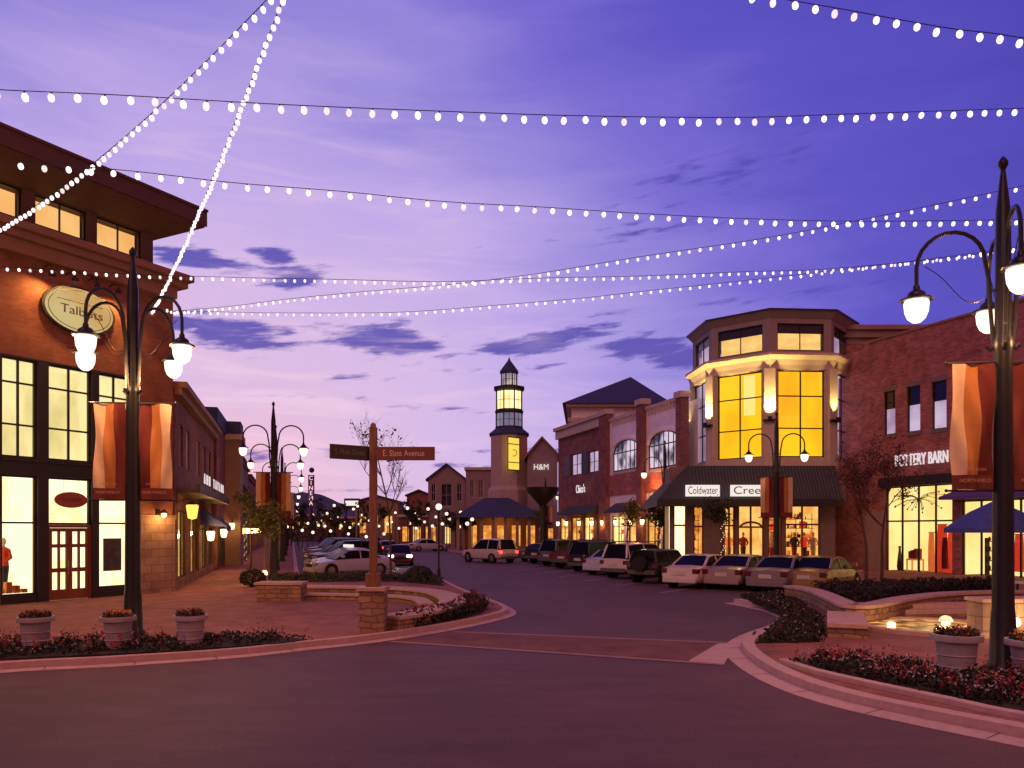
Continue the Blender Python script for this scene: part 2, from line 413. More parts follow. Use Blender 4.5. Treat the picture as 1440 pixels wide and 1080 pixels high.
# ------------------------------------------------------------------ ground
def struct(o): o['kind'] = 'structure'; return o
g = MB(); g.add([(-3000, -600, -.012), (3000, -600, -.012), (3000, 4000, -.012), (-3000, 4000, -.012)], [(0, 1, 2, 3)])
struct(g.build('ground', mat('far_ground', (.05, .035, .035), .95, .3, .05)))
g = MB(); g.add([(-60, -30, 0), (60, -30, 0), (60, 420, 0), (-200, 420, 0), (-60, 30, 0)], [(0, 1, 2, 3, 4)])
struct(g.build('road', M['asphalt']))
SW = .13
Lp = [(-700, 1020), (-300, 975), (0, 947), (160, 938), (330, 926), (430, 915), (520, 905), (600, 893), (660, 882), (700, 873), (724, 865), (722, 857), (700, 848), (668, 836), (645, 826), (622, 815), (600, 811)]
Lpath = catmull([GP(*p) for p in Lp], 6)
Lfar = [GP(560, 809.5), GP(440, 811.5), Vector((-11.7, 42.5, 0)), Vector((-11.7-.28*70, 112, 0)), Vector((-11.7-.28*150, 192, 0)), Vector((-110, 192, 0)), Vector((-60, -2, 0))]
Rp = [(2400, 1235), (1700, 1108), (1440, 1052), (1300, 1023), (1180, 996), (1100, 971), (1048, 945), (1020, 920), (1022, 905), (1048, 891), (1080, 880), (1092, 871), (1080, 862), (1048, 854), (1018, 848.5)]
Rpath = catmull([GP(*p) for p in Rp], 6)
Rfar = [Vector((8.3, 27.9, 0)), Vector((11.2, 27.0, 0)), Vector((15.2, 30.4, 0)), Vector((14.8, 33, 0)), Vector((11.0, 36.3, 0)), Vector((10.6-.33*50, 86, 0)), Vector((10.6-.30*155, 192, 0)), Vector((95, 192, 0)), Vector((60, 5, 0))]
for nm, path, far, sg in (('left_pavement', Lpath, Lfar, 1), ('right_pavement', Rpath, Rfar, -1)):
    kw_ = .42 if sg == 1 else .62; inner = offset(path, sg*kw_)
    w = MB(); w.prism([(p.x, p.y) for p in inner + far], 0, SW, bottom=False)
    struct(w.build(nm, M['pave']))
    k = MB(); strip(k, path, 0, sg*kw_*.6, .0, .012, .03); strip(k, path, sg*(kw_*.6+.003), sg*kw_, .0, SW+.018, SW+.02)
    struct(k.build('kerb', M['concrete'], bevel=.015))
# kerb along the rest of both pavements
for pts, sg in ((Lfar[:5], 1), (Rfar[:7], -1)):
    k = MB(); p = [inner for inner in pts]; strip(k, p, sg*-.12, sg*.12, 0, SW+.012); struct(k.build('kerb', M['concrete']))
# joints across the wide kerb
jn = MB()
for path, sg in ((Lpath, 1), (Rpath, -1)):
    acc = 0
    for i in range(1, len(path)-1):
        acc += (path[i]-path[i-1]).length
        if acc < 1.4: continue
        acc = 0; t = (path[i+1]-path[i-1]).normalized(); nn = Vector((-t.y, t.x, 0))*sg; p = path[i]
        a, b = p+nn*.01, p+nn*(.25 if sg == 1 else .37)
        jn.box(0, 0, 0, 0, 0, 0) if False else jn.hexa([a-t*.005+Vector((0, 0, .0)), a+t*.008, b+t*.008+Vector((0, 0, .0)), b-t*.008, a-t*.005+Vector((0, 0, .0145)), a+t*.008+Vector((0, 0, .0145)), b+t*.008+Vector((0, 0, .0325)), b-t*.008+Vector((0, 0, .0325))])
struct(jn.build('kerb_joint_lines', M['soil']))
# brick crossing with borders
def sheet(name, pts, z, m):
    w = MB(); ps = [Vector((p.x, p.y, z)) for p in pts]; w.add(ps, [tuple(range(len(ps)))]); o = w.build(name, m)
    if o.data.polygons[0].normal.z < 0: o.data.flip_normals()
    return struct(o)
A0, A1, B0, B1 = GP(545, 903), GP(1018, 936), GP(640, 888), GP(1040, 904)
sheet('crossing', [A0, A1, B1, B0], .004, M['cross'])
def band(p, q, w0, name):
    t = (q-p).normalized(); nn = Vector((-t.y, t.x, 0))*w0; sheet(name, [p, q, q+nn, p+nn], .008, mat('worn_border', (.30, .16, .15), .8, .25, 5, .2))
band(A0, A1, .20, 'crossing_border'); band(B1, B0, .18, 'crossing_border')
sheet('crossing_apron', [GP(968, 930), GP(1018, 934.5), GP(1036, 905.5), GP(1010, 905)], .010, M['concrete'])
# parking bay lines right
ln = MB()
for i in range(9):
    Y = 31.2 + 3.3*i if i > 0 else 30.6; X = 6.6-.33*(Y-32); h = Vector((.6, .8, 0)); sd = Vector((.8, -.6, 0))*.05
    a = Vector((X-.6, Y+1.2, .004))-h*1.0; b = a+h*4.8
    ln.quad(a-sd, a+sd, b+sd, b-sd)
struct(ln.build('parking_bay_lines', mat('worn_white_paint', (.45, .36, .38), .8, .3, 6)))

# ------------------------------------------------------------------ LEFT STORE
uL = (-.27, .963)
F1 = Face((-13.0, 30.0), (-.498, -.867))
st = thing('brick_store', 'tall orange brick corner store with oval sign, lit clerestory strip and deep eave', 'store building', (-13, 30, 0))
S = F1.s
zt = F1.z(98, 514); zg = SW
bays = [(S(185), S(139)), (S(129), S(68)), (S(53), S(2)), (S(2)+.55, S(2)+2.0), (S(2)+2.9, S(2)+4.4), (S(2)+5.0, S(2)+6.5)]
hole_s0 = bays[0][0]-.0; hole_s1 = bays[2][1]+.06
h2 = (bays[3][0]-.1, bays[3][1]+.1); h3 = (bays[4][0]-.1, bays[5][1]+.1)
w = MB(); F1.wall(w, 0, 21, 2.9, 11.3, [(hole_s0-.1, hole_s1, 2.9, zt), (h2[0], h2[1], 2.9, zt), (h3[0], h3[1], 2.9, zt)], depth=.4)
w.build('wall', M['brickL'], st)
w = MB(); F1.wall(w, -.06, 21, SW-.1, 2.9, [(hole_s0-.1, hole_s1, SW-.1, 2.9), (h2[0], h2[1], SW-.1, 2.9), (h3[0], h3[1], SW-.1, 2.9)], depth=.4)
for v in w.v: v += F1.n*.05
F1.box(w, -.08, hole_s0-.12, 2.9, 3.05, -.3, .09)
w.build('stone_base', M['stone'], st)
# side and back of the building
bk = F1.P(0, 0, 0)+Vector((-8, 6, 0)); far_ = F1.P(21, 0, 0)-F1.n*12
w = MB(); w.prism([(F1.P(0.02, 0, -.405).x, F1.P(.02, 0, -.405).y), (F1.P(20.98, 0, -.405).x, F1.P(20.98, 0, -.405).y), (far_.x, far_.y), (bk.x, bk.y)], SW, 11.3)
inner_core = w  # solid core is pushed back so that the lit rooms stand in front of it
core = []
for (a, b) in ((0.02, -2.2), (20.98, -2.2)): p = F1.P(a, 0, b); core.append((p.x, p.y))
w = MB(); w.prism([core[0], core[1], (far_.x, far_.y), (bk.x, bk.y)], SW, 11.3)
p0 = F1.P(0, 0, -.4); w.prism([(p0.x, p0.y), core[0], (core[0][0]-.2, core[0][1]-.1), (p0.x-.2, p0.y-.1)], SW, 11.3)
w.build('side_wall', M['brickL'], st)
# cornice
w = MB(); F1.box(w, -.0, 21.2, 11.3, 11.75, -.4, .28); F1.box(w, -.35, 21.2, 11.75, 12.0, -12, .45); F1.box(w, -.5, 21.2, 12.0, 12.25, -12, .62)
w.build('cornice', M['trim'], st, bevel=.03)
# clerestory
w = MB(); co = -1.2
Fc = Face(F1.P(0, 0, co), F1.d, F1.n)
wins = [(Fc.s(199), Fc.s(136), Fc.z(167, 325), Fc.z(167, 359)), ]
zc0, zc1 = Fc.z(100, 332), Fc.z(100, 292)+.05
cw = [(Fc.s(199), Fc.s(136)), (Fc.s(122), Fc.s(49)), (Fc.s(31), Fc.s(31)+1.9), (Fc.s(31)+2.6, Fc.s(31)+4.5), (Fc.s(31)+5.2, Fc.s(31)+7.1)]
Fc.wall(w, 0, 21, 12.25, 14.3, [(a, b, zc0, zc1) for a, b in cw], .25)
q = Fc.P(0, 0, 0); e_ = Fc.P(0, 0, -8)
w.quad(Vector((q.x, q.y, 12.25)), Vector((e_.x, e_.y, 12.25)), Vector((e_.x, e_.y, 14.3)), Vector((q.x, q.y, 14.3)))
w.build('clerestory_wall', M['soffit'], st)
for a, b in cw: Fc.window(st, a, b, zc0, zc1, 2, 1, M['bronze'], E['cler'], room=.25)
# deep eave with sloping soffit
o1, o0 = 1.45, -9; e0 = -1.25; P = Fc.P
w = MB(); w.hexa([P(e0, 14.45, o1), P(21, 14.45, o1), P(21, 13.9, -.4), P(e0+1.1, 13.9, -.4), P(e0, 15.0, o1), P(21, 15.0, o1), P(21, 15.0, -9), P(e0, 15.0, -9)][0:8])
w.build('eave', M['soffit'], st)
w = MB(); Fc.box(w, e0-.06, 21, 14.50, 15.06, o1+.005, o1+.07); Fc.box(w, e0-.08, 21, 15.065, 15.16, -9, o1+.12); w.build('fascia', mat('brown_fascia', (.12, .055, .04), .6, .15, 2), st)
# two-storey dark frames and windows
zmid0, zmid1 = F1.z(98, 672), F1.z(98, 649)
fr = MB()
allb = bays
for (h0, h1), bs in (((hole_s0-.1, hole_s1), bays[:3]), (h2, bays[3:4]), (h3, bays[4:6])):
    F1.box(fr, h0, h1, zmid0, zmid1, -.2, .04)
    F1.box(fr, h0, h1, zmid1-.12, zmid1-.02, .041, .12)
    F1.box(fr, h0, h1, zt-.05, zt, -.3, .02)
    bs = sorted(bs); prev = h0
    for a, b in bs:
        if a > prev: F1.box(fr, prev, a, SW, zt-.05, -.19, .03)
        prev = b
    if h1 > prev: F1.box(fr, prev, h1, SW, zt-.05, -.19, .03)
fr.build('storefront_frame', M['bronze'], st)
for i, (a, b) in enumerate(bays):
    F1.window(st, a, b, zmid1, zt-.05, 2, 3, M['bronze'], E['cream'], room=1.3, rowz=[F1.z(28, 597) if i else F1.z(28, 597), F1.z(28, 538)], bw=.06)
    if i == 1: continue
    zb = F1.z(28, 838) if i else F1.z(163, 826)
    if i > 2: zb = .55
    F1.window(st, a, b, zb, zmid0, 1, 1, M['bronze'], E['creamb'], room=1.3, rowz=[F1.z(28, 735)], bw=.06)
    kk = MB(); F1.box(kk, min(a, b), max(a, b), SW, zb, -.2, -.02); kk.build('window_base', M['bronze'], st)
a, b = bays[1]; zd = F1.z(98, 738)
F1.window(st, a, b, zd, zmid0, 1, 1, M['bronze'], E['creamb'], room=1.3)
# double door with twelve glazed openings
d = MB(); wd = (b-a)
leaf = []
F1.box(d, a, a+.06, SW, zd-.002, -.16, -.03); F1.box(d, b-.06, b, SW, zd-.002, -.16, -.03); F1.box(d, a+.06, b-.06, zd-.10, zd-.002, -.16, -.03)
dr = d.build('door', M['wood'], st)
for k in range(2):
    x0 = a+.06+k*(wd-.12)/2+.006; x1 = a+.06+(k+1)*(wd-.12)/2-.006; zz0, zz1 = SW+.02, zd-.11
    d = MB(); stl = .10
    for (u0, u1) in ((x0, x0+stl), ((x0+x1)/2-.035, (x0+x1)/2+.035), (x1-stl, x1)): F1.box(d, u0, u1, zz0, zz1, -.14, -.07)
    for v0, v1 in ((zz0, zz0+.34), (zz0+.92, zz0+1.06), (zz1-.66, zz1-.54), (zz1-.12, zz1)): F1.box(d, x0+.002, x1-.002, v0, v1, -.135, -.075)
    d.build('door_leaf', M['wood'], dr)
h = MB(); m_ = (a+b)/2
for sg in (-1, 1): h.tube([F1.P(m_+sg*.05, 1.0, -.03), F1.P(m_+sg*.05, 1.45, -.03)], .015)
h.build('handle', M['rim'], dr)
g_ = MB(); F1.quad(g_, a+.06, b-.06, SW+.05, zd-.1, -.105); g_.build('pane', GLASS, dr)
g_ = MB(); P = F1.P; g_.quad(P(a, SW, -1.4), P(b, SW, -1.4), P(b, zd, -1.4), P(a, zd, -1.4)); g_.quad(P(a, SW, -.2), P(a, zd, -.2), P(a, zd, -1.4), P(a, SW, -1.4)); g_.build('interior', E['creamb'], dr)
# oval signs
def oval(face, s, z, rs, rz, o0, o1, n=40):
    m = MB(); vs = []
    for o in (o0, o1):
        for k in range(n): t = 2*math.pi*k/n; vs.append(face.P(s+rs*math.cos(t), z+rz*math.sin(t), o))
    m.add(vs, [(k, (k+1) % n, (k+1) % n+n, k+n) for k in range(n)] + [tuple(range(n, 2*n)), tuple(reversed(range(n)))]); return m
so = (S(158)+S(55))/2; zo = F1.z(104, 437); rso = abs(S(158)-S(55))/2; rzo = .80
sg_ = thing('oval_shop_sign', 'large oval cream shop sign with dark double rim and glow painted into its face on brick wall', 'sign', F1.P(so, zo, .1))
oval(F1, so, zo, rso, rzo, .06, .16).build('rim', M['bronze'], sg_)
oval(F1, so, zo, rso*.93, rzo*.92, .161, .18).build('face', E['oval'], sg_)
oval(F1, so, zo, rso*.86, rzo*.84, .181, .186).build('inner_line', M['bronze'], sg_)
oval(F1, so, zo, rso*.84, rzo*.815, .187, .192).build('face_panel', E['oval'], sg_)
xd = -F1.d
lettering('Talbots', .42, M['bronze'], sg_, F1.P(so-.05, zo-.05, .20), xd, width=rso*1.15)
ln = MB(); F1.box(ln, so-rso*.62, so+rso*.62, zo+.24, zo+.275, .193, .205); ln.build('flourish', M['bronze'], sg_)
for k in range(4):
    s_ = so-1.15+k*.77
    gl = thing('gooseneck_light', 'small black gooseneck lamp over the oval sign, %s of four' % ['farthest', 'third', 'second', 'nearest'][k], 'wall lamp', F1.P(s_, 11.2, 0), 'gooseneck lamps over the oval sign')
    t = MB(); t.tube([F1.P(s_, 11.1, 0), F1.P(s_, 11.18, .3), F1.P(s_, 11.1, .5), F1.P(s_, 10.95, .55)], .018); t.build('arm', M['dark'], gl)
    t = MB(); c_ = F1.P(s_, 10.78, .55); t.lathe([(.12, 0), (.09, .1), (.03, .17), (.02, .2)], c_, 12); t.build('shade', M['dark'], gl)
    lamp(F1.P(s_, 10.72, .60), 150, (1, .52, .16), .05, 'SPOT', F1.P(s_+(.5 if k == 3 else 0), 9.2, .0), 140, gl)
so2 = (S(124)+S(77))/2
sg2 = thing('small_oval_sign', 'small rust red oval sign hanging in the transom over the double door', 'sign', F1.P(so2, F1.z(100, 703), 0))
oval(F1, so2, F1.z(100, 703), .56, .27, -.07, -.02).build('board', M['red'], sg2)
lettering('TALBOTS', .17, M['signbrown'], sg2, F1.P(so2, F1.z(100, 703), -.012), xd, extrude=.004)
t = MB(); 
for q in (-.25, .25): t.tube([F1.P(so2+q, F1.z(100, 703)+.22, -.045), F1.P(so2+q, zmid0-.03, -.045)], .006)
t.build('chain', M['dark'], sg2)
# sconce on the brick pier
ss_ = S(221)
sc = thing('wall_sconce', 'black wall sconce glowing warm on the brick pier of the corner store', 'wall lamp', F1.P(ss_, 3.0, .1))
zs_ = F1.z(221, 722)
t = MB(); F1.box(t, ss_-.08, ss_+.08, zs_-.2, zs_+.15, .0, .06); t.tube([F1.P(ss_, zs_, .05), F1.P(ss_, zs_+.1, .3), F1.P(ss_, zs_+.06, .4)], .02); t.lathe([(.17, 0), (.06, .13), (.02, .16)], F1.P(ss_, zs_+.0, .4), 12); t.build('bracket', M['dark'], sc)
t = MB(); t.lathe([(.001, -.16), (.07, -.12), (.09, -.02), (.08, 0)], F1.P(ss_, zs_, .4), 12); t.build('lamp_shade', E['warm'], sc, smooth=True)
lamp(F1.P(ss_, zs_-.22, .45), 40, (1, .48, .14), .06, parent=sc)
# window display: mannequin and poster
s_ = S(20)
mq = thing('mannequin', 'shop mannequin in red jumper and dark trousers inside the lit display window', 'mannequin', F1.P(s_, .6, -.7))
def figure(root, c, top, bot, skin, h=1.72, f=1.0):
    """one continuous dressed figure, c = feet point"""
    c = Vector(c); t = MB()
    t.lathe([(.001, .0), (.10*f, .02), (.12*f, .30), (.15*f, .62), (.17*f, .82), (.15*f, .92)], c, 10); t.build('trousers', bot, root, smooth=True)
    t = MB(); t.lathe([(.165*f, .86), (.15*f, 1.0), (.19*f, 1.25), (.20*f, 1.38), (.12*f, 1.45), (.055, 1.48)], c, 10)
    for sg in (-1, 1): t.tube([c+Vector((sg*.17, 0, 1.38)), c+Vector((sg*.27, -.03, 1.12)), c+Vector((sg*.16, -.14, 1.0))], [.06, .05, .04], 8)
    t.build('jumper', top, root, smooth=True)
    t = MB(); t.lathe([(.045, 1.48), (.05, 1.53), (.08, 1.58), (.09, 1.66), (.06, 1.75), (.001, 1.77)], c, 10); t.build('head', skin, root, smooth=True)
redm = mat('red_knit', (.6, .06, .02), .9, .2, 10); 
figure(mq, F1.P(s_, F1.z(28, 838)+.1, -.65), redm, mat('dark_trousers', (.03, .03, .035), .9, .2, 8), mat('mannequin_white', (.6, .5, .42), .6, .1, 3))
pd = thing('window_display_plinth', 'low display of folded orange goods at the mannequin feet in the window', 'display', F1.P(s_-.35, .6, -.5))
t = MB(); 
for k in range(5): F1.box(t, s_-.55+k*.24, s_-.38+k*.24, F1.z(28, 838)+.08, F1.z(28, 838)+.2+.12*(k % 3), -.45, -.25)
t.build('folded_goods', mat('orange_goods', (.55, .16, .04), .8, .4, 14), pd)
ps = thing('window_poster', 'grey framed poster hanging in the narrow display window beside the door', 'poster', F1.P(S(163), 1.5, -.1))
t = MB(); F1.box(t, S(176), S(151), F1.z(163, 803), F1.z(163, 757), -.26, -.22); t.build('poster_board', mat('poster_grey', (.14, .11, .11), .6, .5, 5), ps)
# ------------------------------------------------------------------ building helper
def cornice(face, mb, s0, s1, z, h=.35, out=.3):
    face.box(mb, s0, s1, z-h, z-h*.45, -.1, out*.55); face.box(mb, s0-.02, s1+.02, z-h*.45, z, -.4, out)
def body(root, pts, z0, z1, m, name='side_wall'):
    w = MB(); w.prism(pts, z0, z1); return w.build(name, m, root)
def backing(face, s0, s1, z0, z1, depth, off=-.45):
    a, b, c, d = face.P(s0, 0, off), face.P(s1, 0, off), face.P(s1, 0, -depth), face.P(s0, 0, -depth)
    return [(p.x, p.y) for p in (a, b, c, d)]

# ---- left row
F2 = Face((-13.05, 30.25), uL, (.963, .27))
b2 = thing('brick_shop', 'dark brick two storey shop with white letters and dark canopy just beyond the corner store', 'shop building', F2.P(7, 0, 0))
win2 = [(1.2, 2.4), (3.4, 4.6), (7.2, 8.6), (9.8, 11.2), (12.4, 13.8)]
store2 = [(.6, 3.8), (4.6, 8.2), (9.0, 12.0), (12.6, 15.2)]
w = MB(); F2.wall(w, 0.02, 15.6, SW, 8.0, [(a, b, 5.1, 6.8) for a, b in win2] + [(a, b, .5, 3.3) for a, b in store2], .3); w.build('wall', M['brickD'], b2)
w = MB(); cornice(F2, w, .03, 15.55, 8.25, .5, .45); w.build('cornice', M['trim'], b2)
body(b2, backing(F2, .02, 15.6, 0, 8, 9, -1.3), SW, 7.98, M['brickD'])
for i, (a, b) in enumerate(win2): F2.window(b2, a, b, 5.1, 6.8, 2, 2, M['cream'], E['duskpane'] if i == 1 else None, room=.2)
for i, (a, b) in enumerate(store2): F2.window(b2, a, b, .5, 3.3, 3, 1, M['bronze'], E['amber2'] if i != 1 else E['amber'], room=.7)
t = MB(); F2.box(t, .3, 15.3, 3.95, 4.1, 0, .9); F2.box(t, .3, 15.3, 4.1, 4.28, .75, .9); t.build('canopy', M['bronze'], b2)
bs = thing('canopy_lettering_sign', 'white glowing square letters standing along the dark canopy of the brick shop', 'sign', F2.P(6, 4.3, .8))
for k, ch in enumerate('ANN TAYLOR'):
    if ch != ' ': lettering(ch, .62, E['whiteb'], bs, F2.P(2.4+k*1.0, 4.62, .85), F2.d, name='letter')
# blue awning, yellow lantern on that shop
aw = thing('blue_awning', 'dark blue fabric awning over a doorway between the brick shops on the left', 'awning', F2.P(10.5, 2.7, .6))
t = MB(); P = F2.P; t.hexa([P(9, 2.75, 0), P(12, 2.75, 0), P(12, 2.65, 1.2), P(9, 2.65, 1.2), P(9, 3.5, 0), P(12, 3.5, 0), P(12, 2.72, 1.2), P(9, 2.72, 1.2)]); t.build('canvas', M['bluec'], aw)
t = MB(); F2.box(t, 9, 12, 2.45, 2.66, 1.19, 1.215); t.build('valance', M['bluec'], aw)
def lantern(face, s, z, label, power=0, out=.45, size=.16, m=None):
    ln_ = thing('wall_lantern', label, 'wall lamp', face.P(s, z, .2), 'lanterns along the right shops' if 'right' in label else 'lanterns along the left shops')
    t = MB(); t.tube([face.P(s, z, 0), face.P(s, z+.15, out*.6), face.P(s, z+.08, out)], .02, 6); t.lathe([(size*1.1, .0), (.04, .12), (.01, .16)], face.P(s, z-.06, out), 8); t.build('bracket', M['dark'], ln_)
    t = MB(); t.lathe([(.02, -size*2.4), (size*.7, -size*2.2), (size, -.05), (size*.9, 0)], face.P(s, z-.07, out), 10); t.build('lamp_shade', m or E['warm'], ln_, smooth=True)
    if power: lamp(face.P(s, z-.3, out+.25), power, (1, .45, .12), .1, parent=ln_)
lantern(F2, .35, 3.55, 'large glowing amber lantern just past the corner store', 220, .6, .24, emit('amber_lantern', (1, .62, .10), 1.6, sample=False))
lantern(F2, 8.6, 2.5, 'amber lantern under the dark blue awning', 120, .5, .2)
lantern(F2, 15.0, 2.6, 'bright lantern at the far end of the brick shop', 120, .6, .2)
# ---- building 3 : end wall facing us, slate top
b3 = thing('slate_topped_building', 'dark gabled brick building with blue slate band at the roof behind the brick shop', 'shop building', (-18, 46, 0))
u = Vector((uL[0], uL[1], 0)).normalized(); nrm = Vector((u.y, -u.x, 0))
def rowpt(s, out=0): p = F2.o + u*s + Vector((F2.n.x, F2.n.y, 0))*out; return p
c0, c1 = rowpt(15.7, .15), rowpt(21.5, .15); bk_ = -Vector((F2.n.x, F2.n.y, 0))*9
poly = [(c0.x, c0.y), (c1.x, c1.y), (c1.x+bk_.x, c1.y+bk_.y), (c0.x+bk_.x, c0.y+bk_.y)]
body(b3, poly, SW, 8.7, M['brickD'], 'wall')
w = MB(); w.prism([(c0.x+.1, c0.y-.15), (c1.x+.1, c1.y+.1), (c1.x+bk_.x, c1.y+bk_.y+.1), (c0.x+bk_.x, c0.y+bk_.y-.15)], 8.7, 9.6); w.build('roof', M['slate'], b3)
F3 = Face(rowpt(15.7, .152), u, F2.n)
for a in (.8, 3.2): F3.window(b3, a, a+1.5, .5, 3.2, 2, 2, M['bronze'], E['amber'], o=.04, room=.0 if False else .02)
# ---- orange-lit turret
t0 = rowpt(21.6, 1.1); t1 = rowpt(24.2, 1.1)
tur = thing('lit_turret', 'narrow square turret washed with orange light under a small blue cap', 'tower', (t0.x, t0.y, 0))
poly = [(t0.x, t0.y), (t1.x, t1.y), (t1.x-2.0, t1.y-.6), (t0.x-2.0, t0.y-.6)]
body(tur, poly, SW, 8.4, M['tan'], 'wall')
cx_, cy_ = (t0.x+t1.x)/2-1, (t0.y+t1.y)/2-.3
w = MB(); w.prism([(p[0]+(p[0]-cx_)*.15, p[1]+(p[1]-cy_)*.15) for p in poly], 8.4, 8.75); w.build('cornice', M['cream'], tur)
w = MB(); w.prism([(p[0]+(p[0]-cx_)*.02, p[1]+(p[1]-cy_)*.02) for p in poly], 8.75, 9.6); w.build('roof', M['slate'], tur)
Ft = Face((t0.x, t0.y), (-.96, -.28), (.28, -.96))
lamp((t0.x-.7, t0.y-1.3, 4.6), 70, (1, .38, .08), .08, 'SPOT', (t0.x-.9, t0.y-.2, 8.0), 80, tur)
lantern(Ft, .5, 3.0, 'twin lantern on the front of the orange turret', 25, .35, .17)
# ---- rest of the left row
def rowbuilding(face_o, uu, nn, s0, s1, z, m, label, cat='shop building', roofm=None, win=True, rnd=0, name='shop_building', base_lit=None, group=None):
    f = Face((face_o[0]+uu.x*s0, face_o[1]+uu.y*s0), uu, nn); L_ = s1-s0
    r = thing(name, label, cat, f.P(L_/2, 0, 0), group)
    rd = random.Random(rnd); nb = max(1, int(L_/3.2)); bw_ = L_/nb
    holes = []; 
    for k in range(nb):
        holes.append((k*bw_+.5, (k+1)*bw_-.5, .5, 3.1))
        if win and z > 6.5: holes.append((k*bw_+.9, (k+1)*bw_-.9, 4.6, 6.2))
    w = MB(); f.wall(w, 0, L_, SW, z, holes, .25); w.build('wall', m, r)
    w = MB(); cornice(f, w, .02, L_-.02, z+.25, .45, .35); w.build('cornice', M['trim'], r)
    body(r, backing(f, .01, L_-.01, 0, z, 8, -.9), SW, z-.02, m)
    for a, b, c, d in holes:
        if c < 1: f.window(r, a, b, c, d, 2, 1, M['bronze'], rd.choice([E['amber'], E['amber2'], E['pb']]), room=.5, glass=False)
        else: f.window(r, a, b, c, d, 2, 2, M['bronze'], rd.choice([None, E['dusk'], E['dusk']]), room=.15, glass=True)
    t = MB(); f.box(t, .4, L_-.4, 3.35, 3.5, 0, 1.0); t.build('canopy', M['awn'], r)
    return f, r
nF2 = Vector((F2.n.x, F2.n.y, 0))
for q_ in (26, 30, 34, 39, 44, 49, 56, 63, 70): lantern(F2, q_, 2.7, 'lantern on the far left shops, %d metres down the row' % q_ if 0 else 'small lantern glowing on the far shops of the left row', 18 if q_ < 45 else 0, .5, .2)
rowbuilding(F2.o, u, nF2, 24.6, 36, 7.6, M['brickD'], 'brown brick shop past the orange turret on the left row', rnd=1)
rowbuilding(F2.o, u, nF2, 36.2, 52, 8.6, M['tan'], 'tan stucco shop far down the left row', rnd=2)
rowbuilding(F2.o, u, nF2, 52.2, 75, 8.0, M['brickR'], 'red brick shop at the far end of the left row', rnd=3)
f_, r_ = rowbuilding(F2.o, u, nF2, 75.2, 100, 8.8, M['tan'], 'plain tan block closing the left row near the hills', rnd=4)

# ------------------------------------------------------------------ RIGHT BRICK STORE
F5 = Face((22.0, 46.0), (.4, -1), (-1, -.4))
pbs = thing('red_brick_store', 'large red brick store with three narrow upper windows and bright yellow shop windows', 'store building', F5.P(6, 0, 0))
S5 = F5.s
zp = 13.75
up = [(S5(1243), S5(1259), F5.z(1251, 611), F5.z(1251, 550)), (S5(1275), S5(1294), F5.z(1284, 607), F5.z(1284, 543)), (S5(1310), S5(1331), F5.z(1320, 603), F5.z(1320, 536))]
sf1 = (S5(1245), S5(1339), F5.z(1300, 808), F5.z(1300, 682)); sf2 = (S5(1352), S5(1352)+4.2, F5.z(1380, 815), F5.z(1380, 703)); sf3 = (sf2[1]+1.2, sf2[1]+5.4, sf2[2], sf2[3])
w = MB(); s5a = S5(1216)
F5.wall(w, s5a, 24, SW, zp, [(a, b, c, d) for a, b, c, d in up+[sf1, sf2, sf3]], .3)
w.build('wall', M['brickR'], pbs)
w = MB(); sA = S5(1172)
F5.wall(w, sA, s5a, SW, zp-.2, [], .5)
for v in w.v: v += -F5.n*.35
w.build('recessed_wall', M['brickR'], pbs)
body(pbs, backing(F5, sA, 24, 0, zp, 14, -1.8), SW, zp-.3, M['brickR'])
gx_ = lambda px, Y: (px-CX)/FL*Y
body(pbs, [(gx_(1167, 50), 50.02), (35.8, 50.02), (35.8, 59.8), (gx_(1167, 50), 59.8)], SW, 14.34, M['brickR'], 'rear_block')
w = MB(); F5.box(w, s5a+.01, 24, zp, zp+.12, -.35, .08); w.build('coping', M['trim'], pbs)
w = MB(); cE = S5(1296)
xq = gx_(1170, 50); w.box(xq, 36, 50, 60, 14.35, 14.75); w.box(xq-.15, 36.2, 49.75, 60.2, 14.75, 15.2); w.box(xq-.3, 36.3, 49.5, 60.3, 15.2, 15.5); w.build('cornice', mat('taupe_cornice', (.30, .21, .19), .8, .1, 2), pbs, bevel=.03)
w = MB()
for a, b, c, d in up: F5.box(w, a-.06, b+.06, d+.02, d+.28, -.02, .03); F5.box(w, a-.06, b+.06, c-.2, c-.03, -.02, .06)
w.build('window_lintels', mat('purple_lintel', (.20, .14, .16), .8, .1, 3), pbs)
for a, b, c, d in up:
    x = F5.window(pbs, a, b, c, d, 1, 2, M['bronze'], None, fw=.05, rowz=[c+(d-c)*.6])
    t = MB(); F5.quad(t, a+.03, b-.03, c, c+(d-c)*.6, -.22); t.build('blind', E['duskpane'], x)  # lower part glows with the painted sky reflection
    t = MB(); F5.quad(t, a+.03, b-.03, c+(d-c)*.6, d, -.23); t.build('interior', mat('blue_dark_room', (.015, .02, .05), .5, .3, 2), x)
for q, (a, b, c, d) in enumerate((sf1, sf2, sf3)):
    F5.window(pbs, a, b, c, d, 4, 1, M['bronze'], E['pb'], room=1.35, rowz=[c+(d-c)*.60], bw=.09)
t = MB()
for a, b, c, d in (sf1, sf2, sf3): F5.box(t, a-.3, b+.3, d+.0, d+.55, .0, .25)
t.build('storefront_header', M['bronze'], pbs)
t = MB(); F5.box(t, S5(1216)+.1, sf1[0]-.05, SW, 3.6, .0, .12); t.build('stone_panel', mat('mauve_stone', (.30, .19, .18), .85, .15, 2, .3), pbs)
aw = thing('purple_canopy', 'thin flat purple canopy over the right hand yellow shop window', 'canopy', F5.P(sf2[0]+2, sf2[3], .5))
t = MB(); P = F5.P; a_, b_ = sf2[0]-.3, sf2[1]+.3; z_ = sf2[3]+.05
